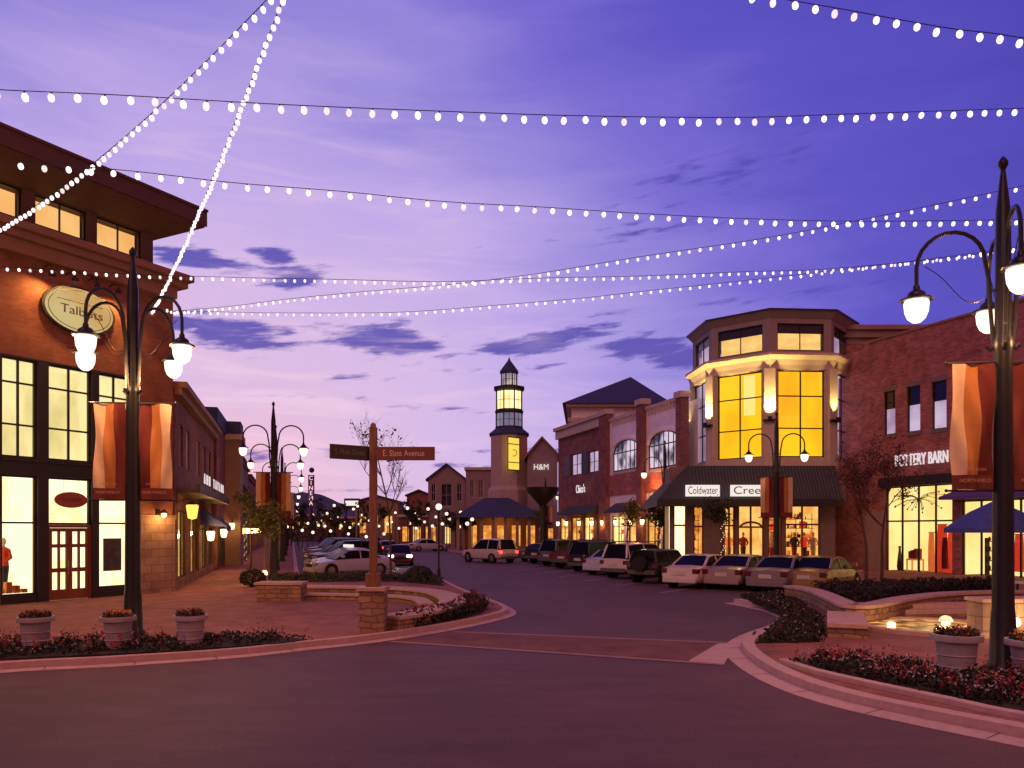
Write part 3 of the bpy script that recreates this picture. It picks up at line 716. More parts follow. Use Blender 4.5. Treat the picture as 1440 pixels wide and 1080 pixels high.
t.hexa([P(a_, z_, .26), P(b_, z_, .26), P(b_, z_-.02, 1.3), P(a_, z_-.02, 1.3), P(a_, z_+.45, .26), P(b_, z_+.45, .26), P(b_, z_+.14, 1.3), P(a_, z_+.14, 1.3)]); t.build('canvas', mat('purple_canvas', (.12, .06, .26), .8, .1, 3), aw)
ls = thing('wall_lettering_sign', 'white raised capital letters on red brick above the yellow shop window', 'sign', F5.P(S5(1300), F5.z(1300, 645), .1))
lettering('POTTERY BARN', .95, E['whiteb'], ls, F5.P(S5(1297), F5.z(1297, 646), .12), F5.d, extrude=.04, width=abs(S5(1334)-S5(1260)))
ls2 = thing('red_wall_sign', 'small glowing red mark beside the white wall letters', 'sign', F5.P(S5(1342), F5.z(1342, 641), .1))
t = MB(); t.ball(F5.P(S5(1344), F5.z(1344, 641), .1), .27, 12, 8); t.build('mark', E['redl'], ls2)
# goods in the shop windows: red and orange pieces with shop light put in as glow, shelves
rd = random.Random(5)
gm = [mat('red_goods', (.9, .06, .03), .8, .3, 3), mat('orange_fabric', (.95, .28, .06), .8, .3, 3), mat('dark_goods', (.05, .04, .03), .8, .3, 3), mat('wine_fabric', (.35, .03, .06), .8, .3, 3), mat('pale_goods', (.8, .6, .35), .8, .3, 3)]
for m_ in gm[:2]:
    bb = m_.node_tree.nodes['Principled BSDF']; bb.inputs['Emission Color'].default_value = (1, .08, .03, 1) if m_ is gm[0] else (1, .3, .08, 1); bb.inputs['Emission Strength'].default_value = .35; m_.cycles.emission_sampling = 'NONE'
def hanging(face, s, z0, z1, wdt, o, m_, label, cat='fabric display', nm='hanging_fabric'):
    r = thing(nm, label, cat, face.P(s, z0, o)); t = MB(); n = 14; vs = []
    for j in (0, 1, 2, 3):
        f = j/3
        for i in range(n+1):
            x = s-wdt/2*(1-.25*f)+wdt*(1-.25*f)*i/n; vs.append(face.P(x, z0+(z1-z0)*f, o+.05*math.sin(i*1.7+j)))
    t.add(vs, [(j*(n+1)+i, j*(n+1)+i+1, (j+1)*(n+1)+i+1, (j+1)*(n+1)+i) for j in range(3) for i in range(n)]); t.build('cloth', m_, r, smooth=True)
    t = MB(); t.tube([face.P(s-wdt*.45, z1, o), face.P(s+wdt*.45, z1, o)], .02, 6); t.build('rail', M['dark'], r)
a, b, c, d = sf1; W_ = b-a; base = c+.05
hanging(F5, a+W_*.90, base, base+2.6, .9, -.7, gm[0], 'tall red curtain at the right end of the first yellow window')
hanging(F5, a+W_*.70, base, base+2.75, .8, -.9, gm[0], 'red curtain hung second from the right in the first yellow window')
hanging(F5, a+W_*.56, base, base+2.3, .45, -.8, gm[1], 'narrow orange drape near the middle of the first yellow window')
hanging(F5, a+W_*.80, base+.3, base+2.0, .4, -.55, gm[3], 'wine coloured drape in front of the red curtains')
ch = thing('chandelier', 'bronze branching chandelier high in the first yellow shop window', 'chandelier', F5.P(a+W_*.4, d-.5, -.6))
t = MB(); cc = F5.P(a+W_*.42, d-.75, -.6)
t.tube([cc+Vector((0, 0, .7)), cc+Vector((0, 0, -.2))], .02, 6)
rd2 = random.Random(2)
for k in range(26):
    an = rd2.uniform(0, 6.28); rr = rd2.uniform(.6, 1.9); e = cc+Vector((math.cos(an)*rr*.5-F5.d.x*0, 0, 0))+F5.d*math.sin(an)*rr+Vector((0, 0, rd2.uniform(-.7, .5)))
    e = cc + F5.d*(rd2.uniform(-1.8, 1.5)) + F5.n*rd2.uniform(-.3, .3) + Vector((0, 0, rd2.uniform(-.8, .6)))
    mid = (cc+e)/2+Vector((0, 0, .15)); t.tube([cc, mid, e], .014, 5); t.ball(e, .05, 6, 4)
t.build('branches', M['bronze'], ch)
fl = thing('floor_vase', 'dark tall vase with twigs at the left of the first yellow window', 'vase', F5.P(a+W_*.13, base, -.5))
t = MB(); t.lathe([(.1, 0), (.16, .3), (.12, .8), (.06, 1.3), (.08, 1.5)], F5.P(a+W_*.13, base, -.5), 12); t.build('vase_body', gm[2], fl, smooth=True)
tb = thing('display_table', 'orange display table with stacked goods in the first yellow window', 'table', F5.P(a+W_*.35, base, -.5))
t = MB(); F5.box(t, a+W_*.26, a+W_*.45, base+.7, base+.78, -.8, -.35)
t.build('tabletop', gm[1], tb)
for q_ in (.27, .44):
    for o_ in (-.78, -.38):
        t = MB(); F5.box(t, a+W_*q_-.03, a+W_*q_+.03, base, base+.70, o_-.03, o_+.03); t.build('leg', gm[1], tb)
t = MB()
for k in range(6): F5.box(t, a+W_*.265+k*.13, a+W_*.265+.10+k*.13, base+.785, base+.9+rd.random()*.5, -.7, -.5)
t.build('stacked_goods', gm[3], tb)
a, b, c, d = sf2; W_ = b-a; base = c+.05
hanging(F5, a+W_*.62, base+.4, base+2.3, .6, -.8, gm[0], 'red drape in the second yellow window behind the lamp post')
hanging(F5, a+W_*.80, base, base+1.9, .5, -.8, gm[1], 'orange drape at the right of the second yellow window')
sh = thing('display_shelf', 'dark shelf with jars in the middle of the second yellow window', 'shelf', F5.P(a+W_*.3, base, -.7))
t = MB()
for k in range(4): F5.box(t, a+W_*.22, a+W_*.42, base+.4+k*.5, base+.44+k*.5, -.9, -.6)
for k in range(2): F5.box(t, a+W_*(.215+.205*k)-.02, a+W_*(.215+.205*k)+.01, base, base+2.1, -.92, -.58)
t.build('boards', gm[2], sh)
t = MB()
for k in range(4):
    for j in range(4): t.lathe([(.05, 0), (.07, .1), (.04, .22)], F5.P(a+W_*.245+j*.2, base+.445+k*.5, -.75), 8)
t.build('jars', gm[3], sh)

# ------------------------------------------------------------------ OCTAGONAL CORNER TOWER
oc = Vector((17.15, 52.0, 0)); RO = 5.1; A0T = R(-90-18.3)
tw = thing('octagonal_corner_building', 'cream octagonal corner building glowing yellow through tall windows under a flat roof', 'corner building', oc)
def octpts(r, rot=0, n=8): return [(oc.x + r*math.cos(A0T+rot+2*math.pi*k/n), oc.y + r*math.sin(A0T+rot+2*math.pi*k/n)) for k in range(n)]
w = MB()
ring = octpts(RO)
zw0, zw1, zl, zu0, zu1, ztop = 6.9, 12.15, 12.95, 13.35, 15.0, 15.35
toctop = []
for k in range(8):
    p, q = ring[k], ring[(k+1) % 8]
    mid = ((p[0]+q[0])/2-oc.x, (p[1]+q[1])/2-oc.y)
    f = Face(p, (q[0]-p[0], q[1]-p[1]), mid); Ls = math.dist(p, q)
    if k in (2, 3, 4): f.wall(w, 0, Ls, 4.3, zl, [], .3); continue
    f.wall(w, 0, Ls, 4.3, zl, [(.50, Ls-.50, zw0, zw1)], .3)
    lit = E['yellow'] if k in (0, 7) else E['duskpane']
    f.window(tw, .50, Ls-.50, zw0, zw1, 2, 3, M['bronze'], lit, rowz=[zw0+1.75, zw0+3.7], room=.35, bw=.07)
    if k == 7:
        t = MB(); sA_, sB_ = .5+(Ls-1.0)*.53, .5+(Ls-1.0)*.78
        if f.d.x > 0: pass
        f.quad(t, sA_, sB_, zw0+2.7, zw1-.1, -.48); t.build('lit_panel', E['yellowb'], tw)
w.build('wall', M['cream'], tw)
# pilasters with light washers
for k in (0, 1, 7, 6):
    p = ring[k]; d_ = Vector((p[0]-oc.x, p[1]-oc.y, 0)).normalized(); tt = Vector((-d_.y, d_.x, 0))
    t = MB()
    c0 = Vector((p[0], p[1], 0))+d_*.08
    poly = [c0-tt*.34-d_*.5, c0-tt*.34+d_*.02, c0+tt*.34+d_*.02, c0+tt*.34-d_*.5]
    t.prism([(v.x, v.y) for v in poly], 4.3, zw1+.1)
    t.build('pilaster', M['cream'], tw, bevel=.02)
    ctr = Vector((p[0], p[1], 0))
    fx = thing('uplight', 'black uplight bracket on the %s pilaster of the octagonal building' % {0: 'middle', 1: 'right', 7: 'left', 6: 'far left'}[k], 'wall lamp', ctr+d_*.3+Vector((0, 0, 9.0)), 'uplights on the octagonal building')
    t = MB(); z9 = 9.1
    c1 = ctr+d_*.12; 
    c2 = c1+d_*.3; t.prism([(v.x, v.y) for v in (c1-tt*.4, c1+tt*.4, c1+tt*.4+d_*.18, c1-tt*.4+d_*.18)], z9-.1, z9+.05); t.lathe([(.10, 0), (.14, .22)], (c2.x, c2.y, z9-.05), 10); t.build('fixture', M['dark'], fx)
    lamp(c1+d_*.26+Vector((0, 0, z9+.2)), 2100 if k != 1 else 700, (1, .68, .22), .08, 'SPOT', c1+d_*.02+Vector((0, 0, 11.6)), 90 if k != 1 else 60, fx)
# flared ledge
t = MB(); t.lathe([(RO+.08, 12.2), (RO+.12, 12.45), (RO+.22, 12.75), (RO+.42, 13.0), (RO+.42, 13.15), (RO-.3, 13.2)], (oc.x, oc.y, 0), 8, A0T); t.build('ledge', mat('light_cream', (.6, .5, .38), .8, .08, 2), tw)
# upper lantern storey
w = MB(); ring2 = octpts(RO-.08)
for k in range(8):
    p, q = ring2[k], ring2[(k+1) % 8]; mid = ((p[0]+q[0])/2-oc.x, (p[1]+q[1])/2-oc.y)
    f = Face(p, (q[0]-p[0], q[1]-p[1]), mid); Ls = math.dist(p, q)
    f.wall(w, 0, Ls, 13.15, ztop, [(.46, Ls-.46, zu0, zu1)], .25)
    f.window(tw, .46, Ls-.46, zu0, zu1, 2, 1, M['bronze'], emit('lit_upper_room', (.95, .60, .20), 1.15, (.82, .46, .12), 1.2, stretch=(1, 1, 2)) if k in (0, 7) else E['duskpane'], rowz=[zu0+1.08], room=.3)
    t = MB(); f.quad(t, .50, Ls-.50, zu0+1.08, zu1-.02, -.2); t.build('blind', mat('dark_blind', (.03, .03, .05), .6, .2, 2), tw)
w.build('upper_wall', mat('grey_cream', (.30, .24, .22), .8, .1, 2, .1), tw)
t = MB(); t.lathe([(RO-.05, 15.3), (RO+.06, 15.42), (RO+.22, 15.6), (RO+.32, 15.68), (RO+.32, 15.74), (.1, 15.9)], (oc.x, oc.y, 0), 8, A0T); t.build('roof', mat('roof_cream', (.30, .24, .22), .7, .1, 2), tw)
t = MB(); t.lathe([(RO+.33, 15.68), (RO+.37, 15.68), (RO+.37, 15.79), (RO+.28, 15.79)], (oc.x, oc.y, 0), 8, A0T); t.build('roof_edge', M['bronze'], tw)
# ground floor storefront
Fs = Face((9.3, 45.9), (1, 0), (0, -1))
SF = Fs.s
shop = thing('corner_shop_front', 'ground floor shop front under a sloping green awning below the octagonal building', 'shop front', (14, 45.9, 0))
xe = SF(1174)
opn = [(SF(947), SF(966), .35, 4.0), (SF(975), SF(990), .35, 3.9), (SF(1018), SF(1034), .5, 3.9), (SF(1038), SF(1075), .15, 3.95), (SF(1080), SF(1100), .5, 3.9), (SF(1104), SF(1154), .6, 3.95)]
w = MB(); Fs.wall(w, 0, xe, SW, 6.2, opn, .3); w.build('wall', mat('mauve_stucco', (.20, .135, .13), .85, .12, 2, .2), shop)
body(shop, [(9.3, 47.6), (9.3+xe, 47.6), (9.3+xe+2, 58), (10.8, 52), (9.3, 47.6)][:4], SW, 6.2, M['tan'])
w = MB(); w.box(9.32, 9.3+xe, 46.25, 47.6, 4.1, 6.15); w.build('soffit_block', M['tan'], shop)
lits = [E['creamb'], E['amber'], E['amber2'], E['amber2'], E['amber'], E['amber2']]
for i, (a, b, c, d) in enumerate(opn):
    Fs.window(shop, a, b, c, d, [1, 1, 2, 2, 1, 2][i], 1, M['wood'], lits[i], room=1.1, rowz=[c+(d-c)*.66], fw=.09, bw=.1)
t = MB(); a, b, c, d = opn[3]
cxx = (a+b)/2; 
arch = []
for k in range(9): an = math.pi*k/8; arch.append(Fs.P(cxx+(b-a)*.42*math.cos(an), 2.6+.35*math.sin(an), -.05))
t.tube(arch, .06, 6); Fs.box(t, cxx-.05, cxx+.05, .2, 2.7, -.12, -.02); t.build('door_arch', M['wood'], shop)
# awning
aw = thing('green_awning', 'long sloping dark green awning with seams wrapped round the corner shop', 'awning', (14, 45, 5))
zA, zB = 6.25, 4.25; x0, x1 = 9.3-1.0, 9.3+xe; yf, yb = 44.6, 45.85
t = MB(); t.add([(x0, yf, zB), (x1, yf, zB), (x1, yb, zA), (x0+2.0, yb, zA), (x0, yb+3, zB), (x0+2.0, yb+3.0, zA)], [(0, 1, 2, 3), (0, 3, 5, 4)])
t.build('canvas', M['awn'], aw)
t = MB(); t.box(x0, x1, yf-.02, yf+.04, zB-.42, zB-.004); t.box(x0-.02, x0+.04, yf+.05, yb+3, zB-.42, zB-.004); t.build('valance', M['bronze'], aw)
t = MB(); nS = 46
for k in range(nS):
    xx = x0+2.0+(x1-x0-2.0)*(k+.5)/nS; x_ = xx - 0.0
    t.tube([(xx, yf, zB+.02), (xx, yb, zA+.02)], .022, 4)
t.build('seams', mat('awning_seam', (.10, .10, .11), .7, .1, 3), aw)
# shop name boards on the awning edge
def board(px0, px1, txt, label):
    p, q = WP(px0, 690, yf-.1), WP(px1, 690, yf-.1); r = thing('shop_name_board', label, 'sign', ((p.x+q.x)/2, yf-.1, p.z))
    t = MB(); t.box(p.x, q.x, yf-.16, yf-.06, WP(0, 698, yf-.1).z, WP(0, 682, yf-.1).z); t.build('board', E['white'], r, bevel=.01)
    lettering(txt, .62, mat('letter_green', (.10, .11, .08), .7, .1, 3), r, ((p.x+q.x)/2, yf-.175, p.z), (1, 0, 0), extrude=.008, width=(q.x-p.x)*.86)
board(964, 1012, 'Coldwater', 'bright white name board at the left end of the green awning')
board(1027, 1082, 'Creek', 'dimmer white name board right of the small tree on the green awning')
# stocked shelves behind the shop glass
def shelves(face, s0, s1, z0, z1, o, label, seed, cols=None):
    if s0 > s1: s0, s1 = s1, s0
    rd = random.Random(seed); r = thing('stocked_shelves', label, 'shelves', face.P((s0+s1)/2, z0, o), 'stocked shelves behind shop glass')
    t = MB(); nz = max(2, int((z1-z0)/.55)); zs = [z0+(z1-z0)*(j+.4)/nz for j in range(nz)]
    for z in zs: face.box(t, s0+.05, s1-.05, z, z+.035, o-.18, o+.12)
    for k in (s0+.05, (s0+s1)/2, s1-.08): face.box(t, k, k+.03, z0, z1, o-.19, o-.15)
    t.build('shelf', M['wood'], r)
    for q, m_ in enumerate(gm):
        t = MB()
        for z in zs:
            x = s0+.1+rd.random()*.2
            while x < s1-.25:
                w_ = rd.uniform(.06, .2); h_ = rd.uniform(.1, .42)
                if rd.random() < .26:
                    if rd.random() < .5: face.box(t, x, x+w_, z+.036, z+.036+h_, o-.12, o+.06)
                    else: t.lathe([(w_*.3, 0), (w_*.5, h_*.4), (w_*.2, h_*.8), (w_*.3, h_)], face.P(x+w_/2, z+.036, o-.03), 8)
                x += w_+rd.uniform(.02, .2)
        if t.v: g_ = t.build('goods', m_, r); g_['kind'] = 'stuff'
for i, (j, lb) in enumerate(((1, 'stocked shelves in the narrow amber window right of the pale one'), (2, 'stocked shelves in the amber window left of the arched door'), (4, 'stocked shelves in the amber window right of the arched door'), (5, 'wide stocked shelves behind the broad amber window of the corner shop'))):
    a, b, c, d = opn[j]; shelves(Fs, a, b, c+.1, d-.5, -1.0, lb, 40+i)
# goods in the amber windows
for i, (px, o_) in enumerate(((1122, -.6), (1138, -.8), (1148, -.5), (1050, -.7), (1028, -.5), (1090, -.6))):
    s_ = SF(px); r = thing('window_goods', ['tall display figure in dark clothes at left of the wide amber window', 'display figure in red top in the wide amber window', 'short display figure in pale clothes at the right edge of the amber window', 'display figure seen through the arched shop door', 'display figure in the narrow amber window left of the door', 'display figure in the amber window right of the arched door'][i], 'mannequin', Fs.P(s_, .6, o_))
    figure(r, Fs.P(s_, .6, o_), [gm[2], gm[0], gm[4], gm[3], gm[1], gm[4]][i], [gm[3], gm[2], gm[4], gm[2], gm[4], gm[3]][i], gm[4])
# ------------------------------------------------------------------ RIGHT ROW (arched shops)
F6 = Face((11.35, 52.0), (-.298, .954), (-.954, -.298))
S6, Z6 = F6.s, F6.z
def arch_window(face, root, s0, s1, z0, z1, rise, lit, cols=5, sur=None):
    """opening with a segmental head: frame, glass, room"""
    if s0 > s1: s0, s1 = s1, s0
    c = (s0+s1)/2; hw = (s1-s0)/2; n = 14
    top = [(c-hw+2*hw*i/n, z1-rise+rise*math.sqrt(max(0, 1-((i/n)*2-1)**2))) for i in range(n+1)]
    f = MB()
    f.tube([face.P(a, b, .0) for a, b in top], .07, 6); face.box(f, s0-.05, s0+.05, z0, z1-rise, -.08, .06); face.box(f, s1-.05, s1+.05, z0, z1-rise, -.08, .06); face.box(f, s0, s1, z0, z0+.08, -.08, .06)
    for i in range(1, cols):
        s = s0+(s1-s0)*i/cols; zz = z1-rise+rise*math.sqrt(max(0, 1-((s-c)/hw)**2)); face.box(f, s-.035, s+.035, z0+.08, zz, -.05, .05)
    face.box(f, s0, s1, z1-rise-.04, z1-rise+.04, -.045, .045)
    w = f.build('window', M['bronze'], root)
    g = MB(); vs = [face.P(s0, z0, .012), face.P(s1, z0, .012)] + [face.P(a, b, .012) for a, b in reversed(top)]
    g.add(vs, [tuple(range(len(vs)))]); g.build('pane', lit, w)
    if sur:
        t = MB(); t.tube([face.P(c+(a-c)*1.1, b+.16, .04) for a, b in top], .16, 6); t.build('arch_surround', sur, w)
    t = MB(); face.box(t, s0-.1, s1+.1, z0-.22, z0-.03, 0, .1); t.build('sill', M['cream'], w)
    return w
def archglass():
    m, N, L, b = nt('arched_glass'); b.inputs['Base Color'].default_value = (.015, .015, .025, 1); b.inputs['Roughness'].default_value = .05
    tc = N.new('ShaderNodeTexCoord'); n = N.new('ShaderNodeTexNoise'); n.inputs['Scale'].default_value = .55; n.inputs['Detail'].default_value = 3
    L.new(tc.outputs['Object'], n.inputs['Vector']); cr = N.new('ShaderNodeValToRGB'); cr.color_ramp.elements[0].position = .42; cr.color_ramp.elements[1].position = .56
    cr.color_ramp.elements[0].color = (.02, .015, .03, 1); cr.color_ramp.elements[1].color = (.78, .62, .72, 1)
    L.new(n.outputs['Fac'], cr.inputs['Fac']); L.new(cr.outputs['Color'], b.inputs['Emission Color']); b.inputs['Emission Strength'].default_value = .9  # pale mauve glow painted into the glass in patches
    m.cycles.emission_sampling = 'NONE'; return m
AG = archglass()
def storefronts(root, face, s0, s1, n, seed, z=3.6):
    rd = random.Random(seed); out = []
    for k in range(n):
        a = s0+(s1-s0)*(k+.12)/n; b = s0+(s1-s0)*(k+.88)/n; out.append((a, b, .45, z))
    return out
def shopblock(name, label, s0, s1, z, m, seed, nstore, extra=()):
    r = thing(name, label, 'shop building', F6.P((s0+s1)/2, 0, 0)); rd = random.Random(seed)
    st_ = storefronts(r, F6, s0, s1, nstore, seed); w = MB()
    F6.wall(w, s0, s1, SW, z, st_+list(extra), .3); w.build('wall', m, r)
    body(r, backing(F6, s0+.01, s1-.01, 0, z, 9, -1.1), SW, z-.02, m)
    for i_, (a, b, c, d) in enumerate(st_):
        shelves(F6, a, b, c+.1, 2.6, -.7, 'stocked shelves behind the lit shop window %s of the %s' % (['nearest the corner building', 'second along', 'third along', 'farthest along'][i_], name.replace('_', ' ')), seed*10+i_)
        F6.window(r, a, b, c, d, 2, 1, M['bronze'], rd.choice([E['amber'], E['amber2'], E['pb'], E['amber2']]), rowz=[c+2.3], room=.7, glass=False)
    return r
sa, sb, sc_, sd, se = S6(961), S6(909), S6(904), S6(857), S6(785)
k1 = shopblock('white_parapet_shop', 'pale stucco shop with two storey arched window next to the octagonal building', sa, S6(906), Z6(935, 567), M['pale'], 3, 2)
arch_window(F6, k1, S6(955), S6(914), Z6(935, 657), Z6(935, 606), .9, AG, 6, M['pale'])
cornT = lambda face, r, s0, s1, z: (lambda w: (face.box(w, s0, s1, z-.1, z+.15, -.3, .12), [face.box(w, s0+.25+k*.45, s0+.45+k*.45, z-.5, z-.101, 0, .1) for k in range(int((s1-s0-.3)/.45))], w.build('dentil_cornice', M['cream'], r)))(MB())
cornT(F6, k1, sa, S6(906), Z6(935, 567)); t = MB(); F6.box(t, sa+.05, S6(906)-.05, Z6(935, 690), Z6(935, 664), .0, .1); t.build('brick_band', M['brickR'], k1)
k2 = shopblock('pale_arched_shop', 'pale stucco shop with smaller arched window between two brick piers', S6(906)+.02, sd, Z6(880, 585), M['pale'], 4, 2)
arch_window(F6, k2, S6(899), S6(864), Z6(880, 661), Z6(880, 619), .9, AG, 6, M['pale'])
cornT(F6, k2, S6(906)+.02, sd, Z6(880, 585)); t = MB(); F6.box(t, S6(906)+.1, sd-.05, Z6(880, 695), Z6(880, 666), .0, .1); t.build('brick_band', M['brickR'], k2)
ex = [(S6(842), S6(826), Z6(834, 664), Z6(834, 634)), (S6(818), S6(802), Z6(810, 668), Z6(810, 638))]
k3 = shopblock('brick_shuttered_shop', 'red brick shop with cream cornice and dark shuttered upper windows', sd+.02, se, Z6(820, 591)-1.05, M['brickD'], 5, 4, ex)
for i, (a, b, c, d) in enumerate(ex):
    F6.window(k3, a, b, c, d, 2, 2, M['bronze'], E['duskpane'], room=.1)
    hw = abs(b-a)*.42
    t = MB(); F6.box(t, min(a, b)-hw, min(a, b)-.05, c, d, .0, .06); t.build('shutter', M['bronze'], k3)
    t = MB(); F6.box(t, max(a, b)+.05, max(a, b)+hw, c, d, .0, .06); t.build('shutter', M['bronze'], k3)
t = MB(); zc_ = Z6(820, 591)-1.05; F6.box(t, sd+.05, se, zc_, zc_+.75, -.4, .3); F6.box(t, sd+.05, se+.1, zc_+.75, zc_+1.05, -.5, .5); t.build('cornice', M['cream'], k3)
for nm, a, b, z_ in (('left', S6(857)-.1, S6(848), Z6(853, 577)-.4), ('mid', S6(909), S6(901), Z6(905, 562)-.4), ('right', S6(965), S6(957), Z6(961, 551)-.4)):
    t = MB(); F6.box(t, a, b, SW, z_, -.2, .38); q = {'left': k3, 'mid': k2, 'right': k1}[nm]; t.build('brick_pier', M['brickD'], q)
    t = MB(); F6.box(t, a-.1, b+.1, z_, z_+.4, -.3, .48); t.build('pier_cap', M['cream'], q)
for q_, (a, b), r in ((0, (S6(950), S6(915)), k1), (1, (S6(898), S6(866)), k2), (2, (S6(842), S6(800)), k3)):
    t = MB(); P = F6.P; z0_ = 4.2; t.hexa([P(a, z0_-.35, 0), P(b, z0_-.35, 0), P(b, z0_-.4, 1.1), P(a, z0_-.4, 1.1), P(a, z0_+.4, 0), P(b, z0_+.4, 0), P(b, z0_-.3, 1.1), P(a, z0_-.3, 1.1)]); t.build('canopy', M['awn'], r)
wsn = thing('shuttered_shop_sign', 'glowing white script sign on the brick shuttered shop', 'sign', F6.P(S6(823), Z6(823, 689), .4))
lettering('Chico\'s', 1.0, E['whiteb'], wsn, F6.P(S6(823), Z6(823, 688), .45), -F6.d, width=2.0)
lamp(F6.P(S6(925), 5.6, 1.0), 120, (1, .35, .08), .1)
# hip roofed block behind the row
hr = thing('hip_roofed_hall', 'large hall with dark blue pyramid roof rising behind the arched shops', 'building', (9.5, 84, 0))
zE = WP(0, 573, 80).z; x0, x1 = WP(798, 0, 80).x, WP(934, 0, 80).x; cxh = WP(885, 0, 84).x
w = MB(); w.prism([(x0+.4, 80), (x1+2, 80), (x1+2, 94), (x0+1.6, 94)], SW, zE-.01); w.build('wall', M['pale'], hr)
w = MB(); w.prism([(x0, 79.6), (x1+2, 79.6), (x1+2, 94), (x0+1.2, 94)], zE-1.5, zE-1.1); w.prism([(x0-.2, 79.3), (x1+2, 79.3), (x1+2, 94), (x0+1.1, 94)], zE, zE+.3); w.build('cornice', M['cream'], hr)
w = MB(); e = zE+.3; rp = [(x0-.6, 79.0, e), (x1+.6, 79.0, e), (x1+.6, 95, e), (x0+.9, 95, e), (cxh+.6, 87, WP(0, 530, 87).z)]
w.add(rp, [(0, 1, 4), (1, 2, 4), (2, 3, 4), (3, 0, 4), (3, 2, 1, 0)]); w.build('roof', M['slate'], hr)

# further right: gabled shop with letters
def simple_house(name, label, px0, px1, Y, pyeave, pyapex, m, rm, depth=8, pxap=None, lab2='building', wins=(), baselit=True, seed=1):
    p, q = WP(px0, pyeave, Y), WP(px1, pyeave, Y); ap = WP(pxap or (px0+px1)/2, pyapex, Y)
    r = thing(name, label, lab2, ((p.x+q.x)/2, Y, 0)); f = Face((p.x, Y), (1, 0), (0, -1)); Lh = q.x-p.x
    holes = [(f.s(a), f.s(b), EYE+(HY-d_)/FL*Y, EYE+(HY-c_)/FL*Y) for a, b, c_, d_ in wins]
    w = MB(); f.wall(w, 0, Lh, SW, p.z, holes, .25)
    if pyapex < pyeave: w.add([(p.x, Y, p.z), (q.x, Y, p.z), (ap.x, Y, ap.z)], [(0, 1, 2)])
    w.build('wall', m, r)
    body(r, [(p.x+.01, Y+.9), (q.x-.01, Y+.9), (q.x-.01, Y+depth), (p.x+.01, Y+depth)], SW, p.z-.01, m)
    rd = random.Random(seed)
    for (a, b, c_, d_) in holes: f.window(r, a, b, c_, d_, 2, 2, M['cream'], rd.choice([E['amber'], E['amber2'], E['pb']]) if c_ < 3 else E['dusk'], room=.4, glass=False, fw=.1)
    if pyapex < pyeave:
        w = MB(); o = .35; dz = (ap.z-p.z)/((q.x-p.x)/2)*o
        for sx, ex_ in ((p.x-o, -1), (q.x+o, 1)):
            b0, b1 = (sx, Y-.4, p.z-dz), (ap.x, Y-.4, ap.z); w.hexa([b0, b1, (ap.x, Y+depth, ap.z), (sx, Y+depth, p.z-dz)] + [(v[0], v[1], v[2]+.3) for v in (b0, b1, (ap.x, Y+depth, ap.z), (sx, Y+depth, p.z-dz))])
        w.build('roof', rm, r)
    else:
        w = MB(); w.box(p.x-.2, q.x+.2, Y-.3, Y+depth, p.z, p.z+.4); w.build('cornice', M['cream'], r)
    return r, f
FARP = mat('far_mauve_stucco', (.27, .19, .20), .85, .12, 1, .1)
gs, gf = simple_house('gabled_shop', 'mauve gabled shop with white letters right of the lighthouse tower', 742, 784, 92, 640, 617, FARP, M['trim'], pxap=762, wins=((746, 755, 742, 772), (758, 767, 742, 772), (770, 779, 742, 772)))
wsn = thing('gable_sign', 'white block letters on the gabled shop beside the lighthouse tower', 'sign', WP(760, 657, 91.8))
lettering('H&M', .95, E['white'], wsn, WP(761, 657, 91.8), (1, 0, 0), width=1.7)
# pavilion with hip roof under the tower
pv = thing('hip_roofed_pavilion', 'low pavilion with dark blue hip roof and orange lit columns under the lighthouse tower', 'pavilion', (-4, 92, 0))
a, b = WP(636, 736, 88), WP(746, 736, 88); zE = 3.9
w = MB(); rp = [(a.x, 88, zE), (b.x+2, 88, zE), (b.x+2, 98, zE), (a.x, 98, zE), (WP(682, 0, 93).x, 93, 6.3), (b.x-2.5, 93, 6.3)]
w.add(rp, [(0, 1, 5, 4), (1, 2, 5), (2, 3, 4, 5), (3, 0, 4), (3, 2, 1, 0)]); w.build('roof', M['slate'], pv)
for k in range(8):
    x = a.x+.6+(b.x-a.x+.6)*k/7; t = MB(); t.box(x-.18, x+.18, 88.5, 88.86, SW, zE); t.build('column', M['tan'], pv)
t = MB(); t.box(a.x+1, b.x+1.5, 91.5, 97, SW, zE-.02); t.build('wall', M['trim'], pv)
t = MB(); 
for k in range(5): x = a.x+1.6+k*1.7; t.quad((x, 91.48, .6), (x+1.0, 91.48, .6), (x+1.0, 91.48, 3.0), (x, 91.48, 3.0))
t.build('window', E['amber'], pv)
lamp((WP(702, 0, 89).x, 89.5, 3.0), 90, (1, .42, .1), .1)
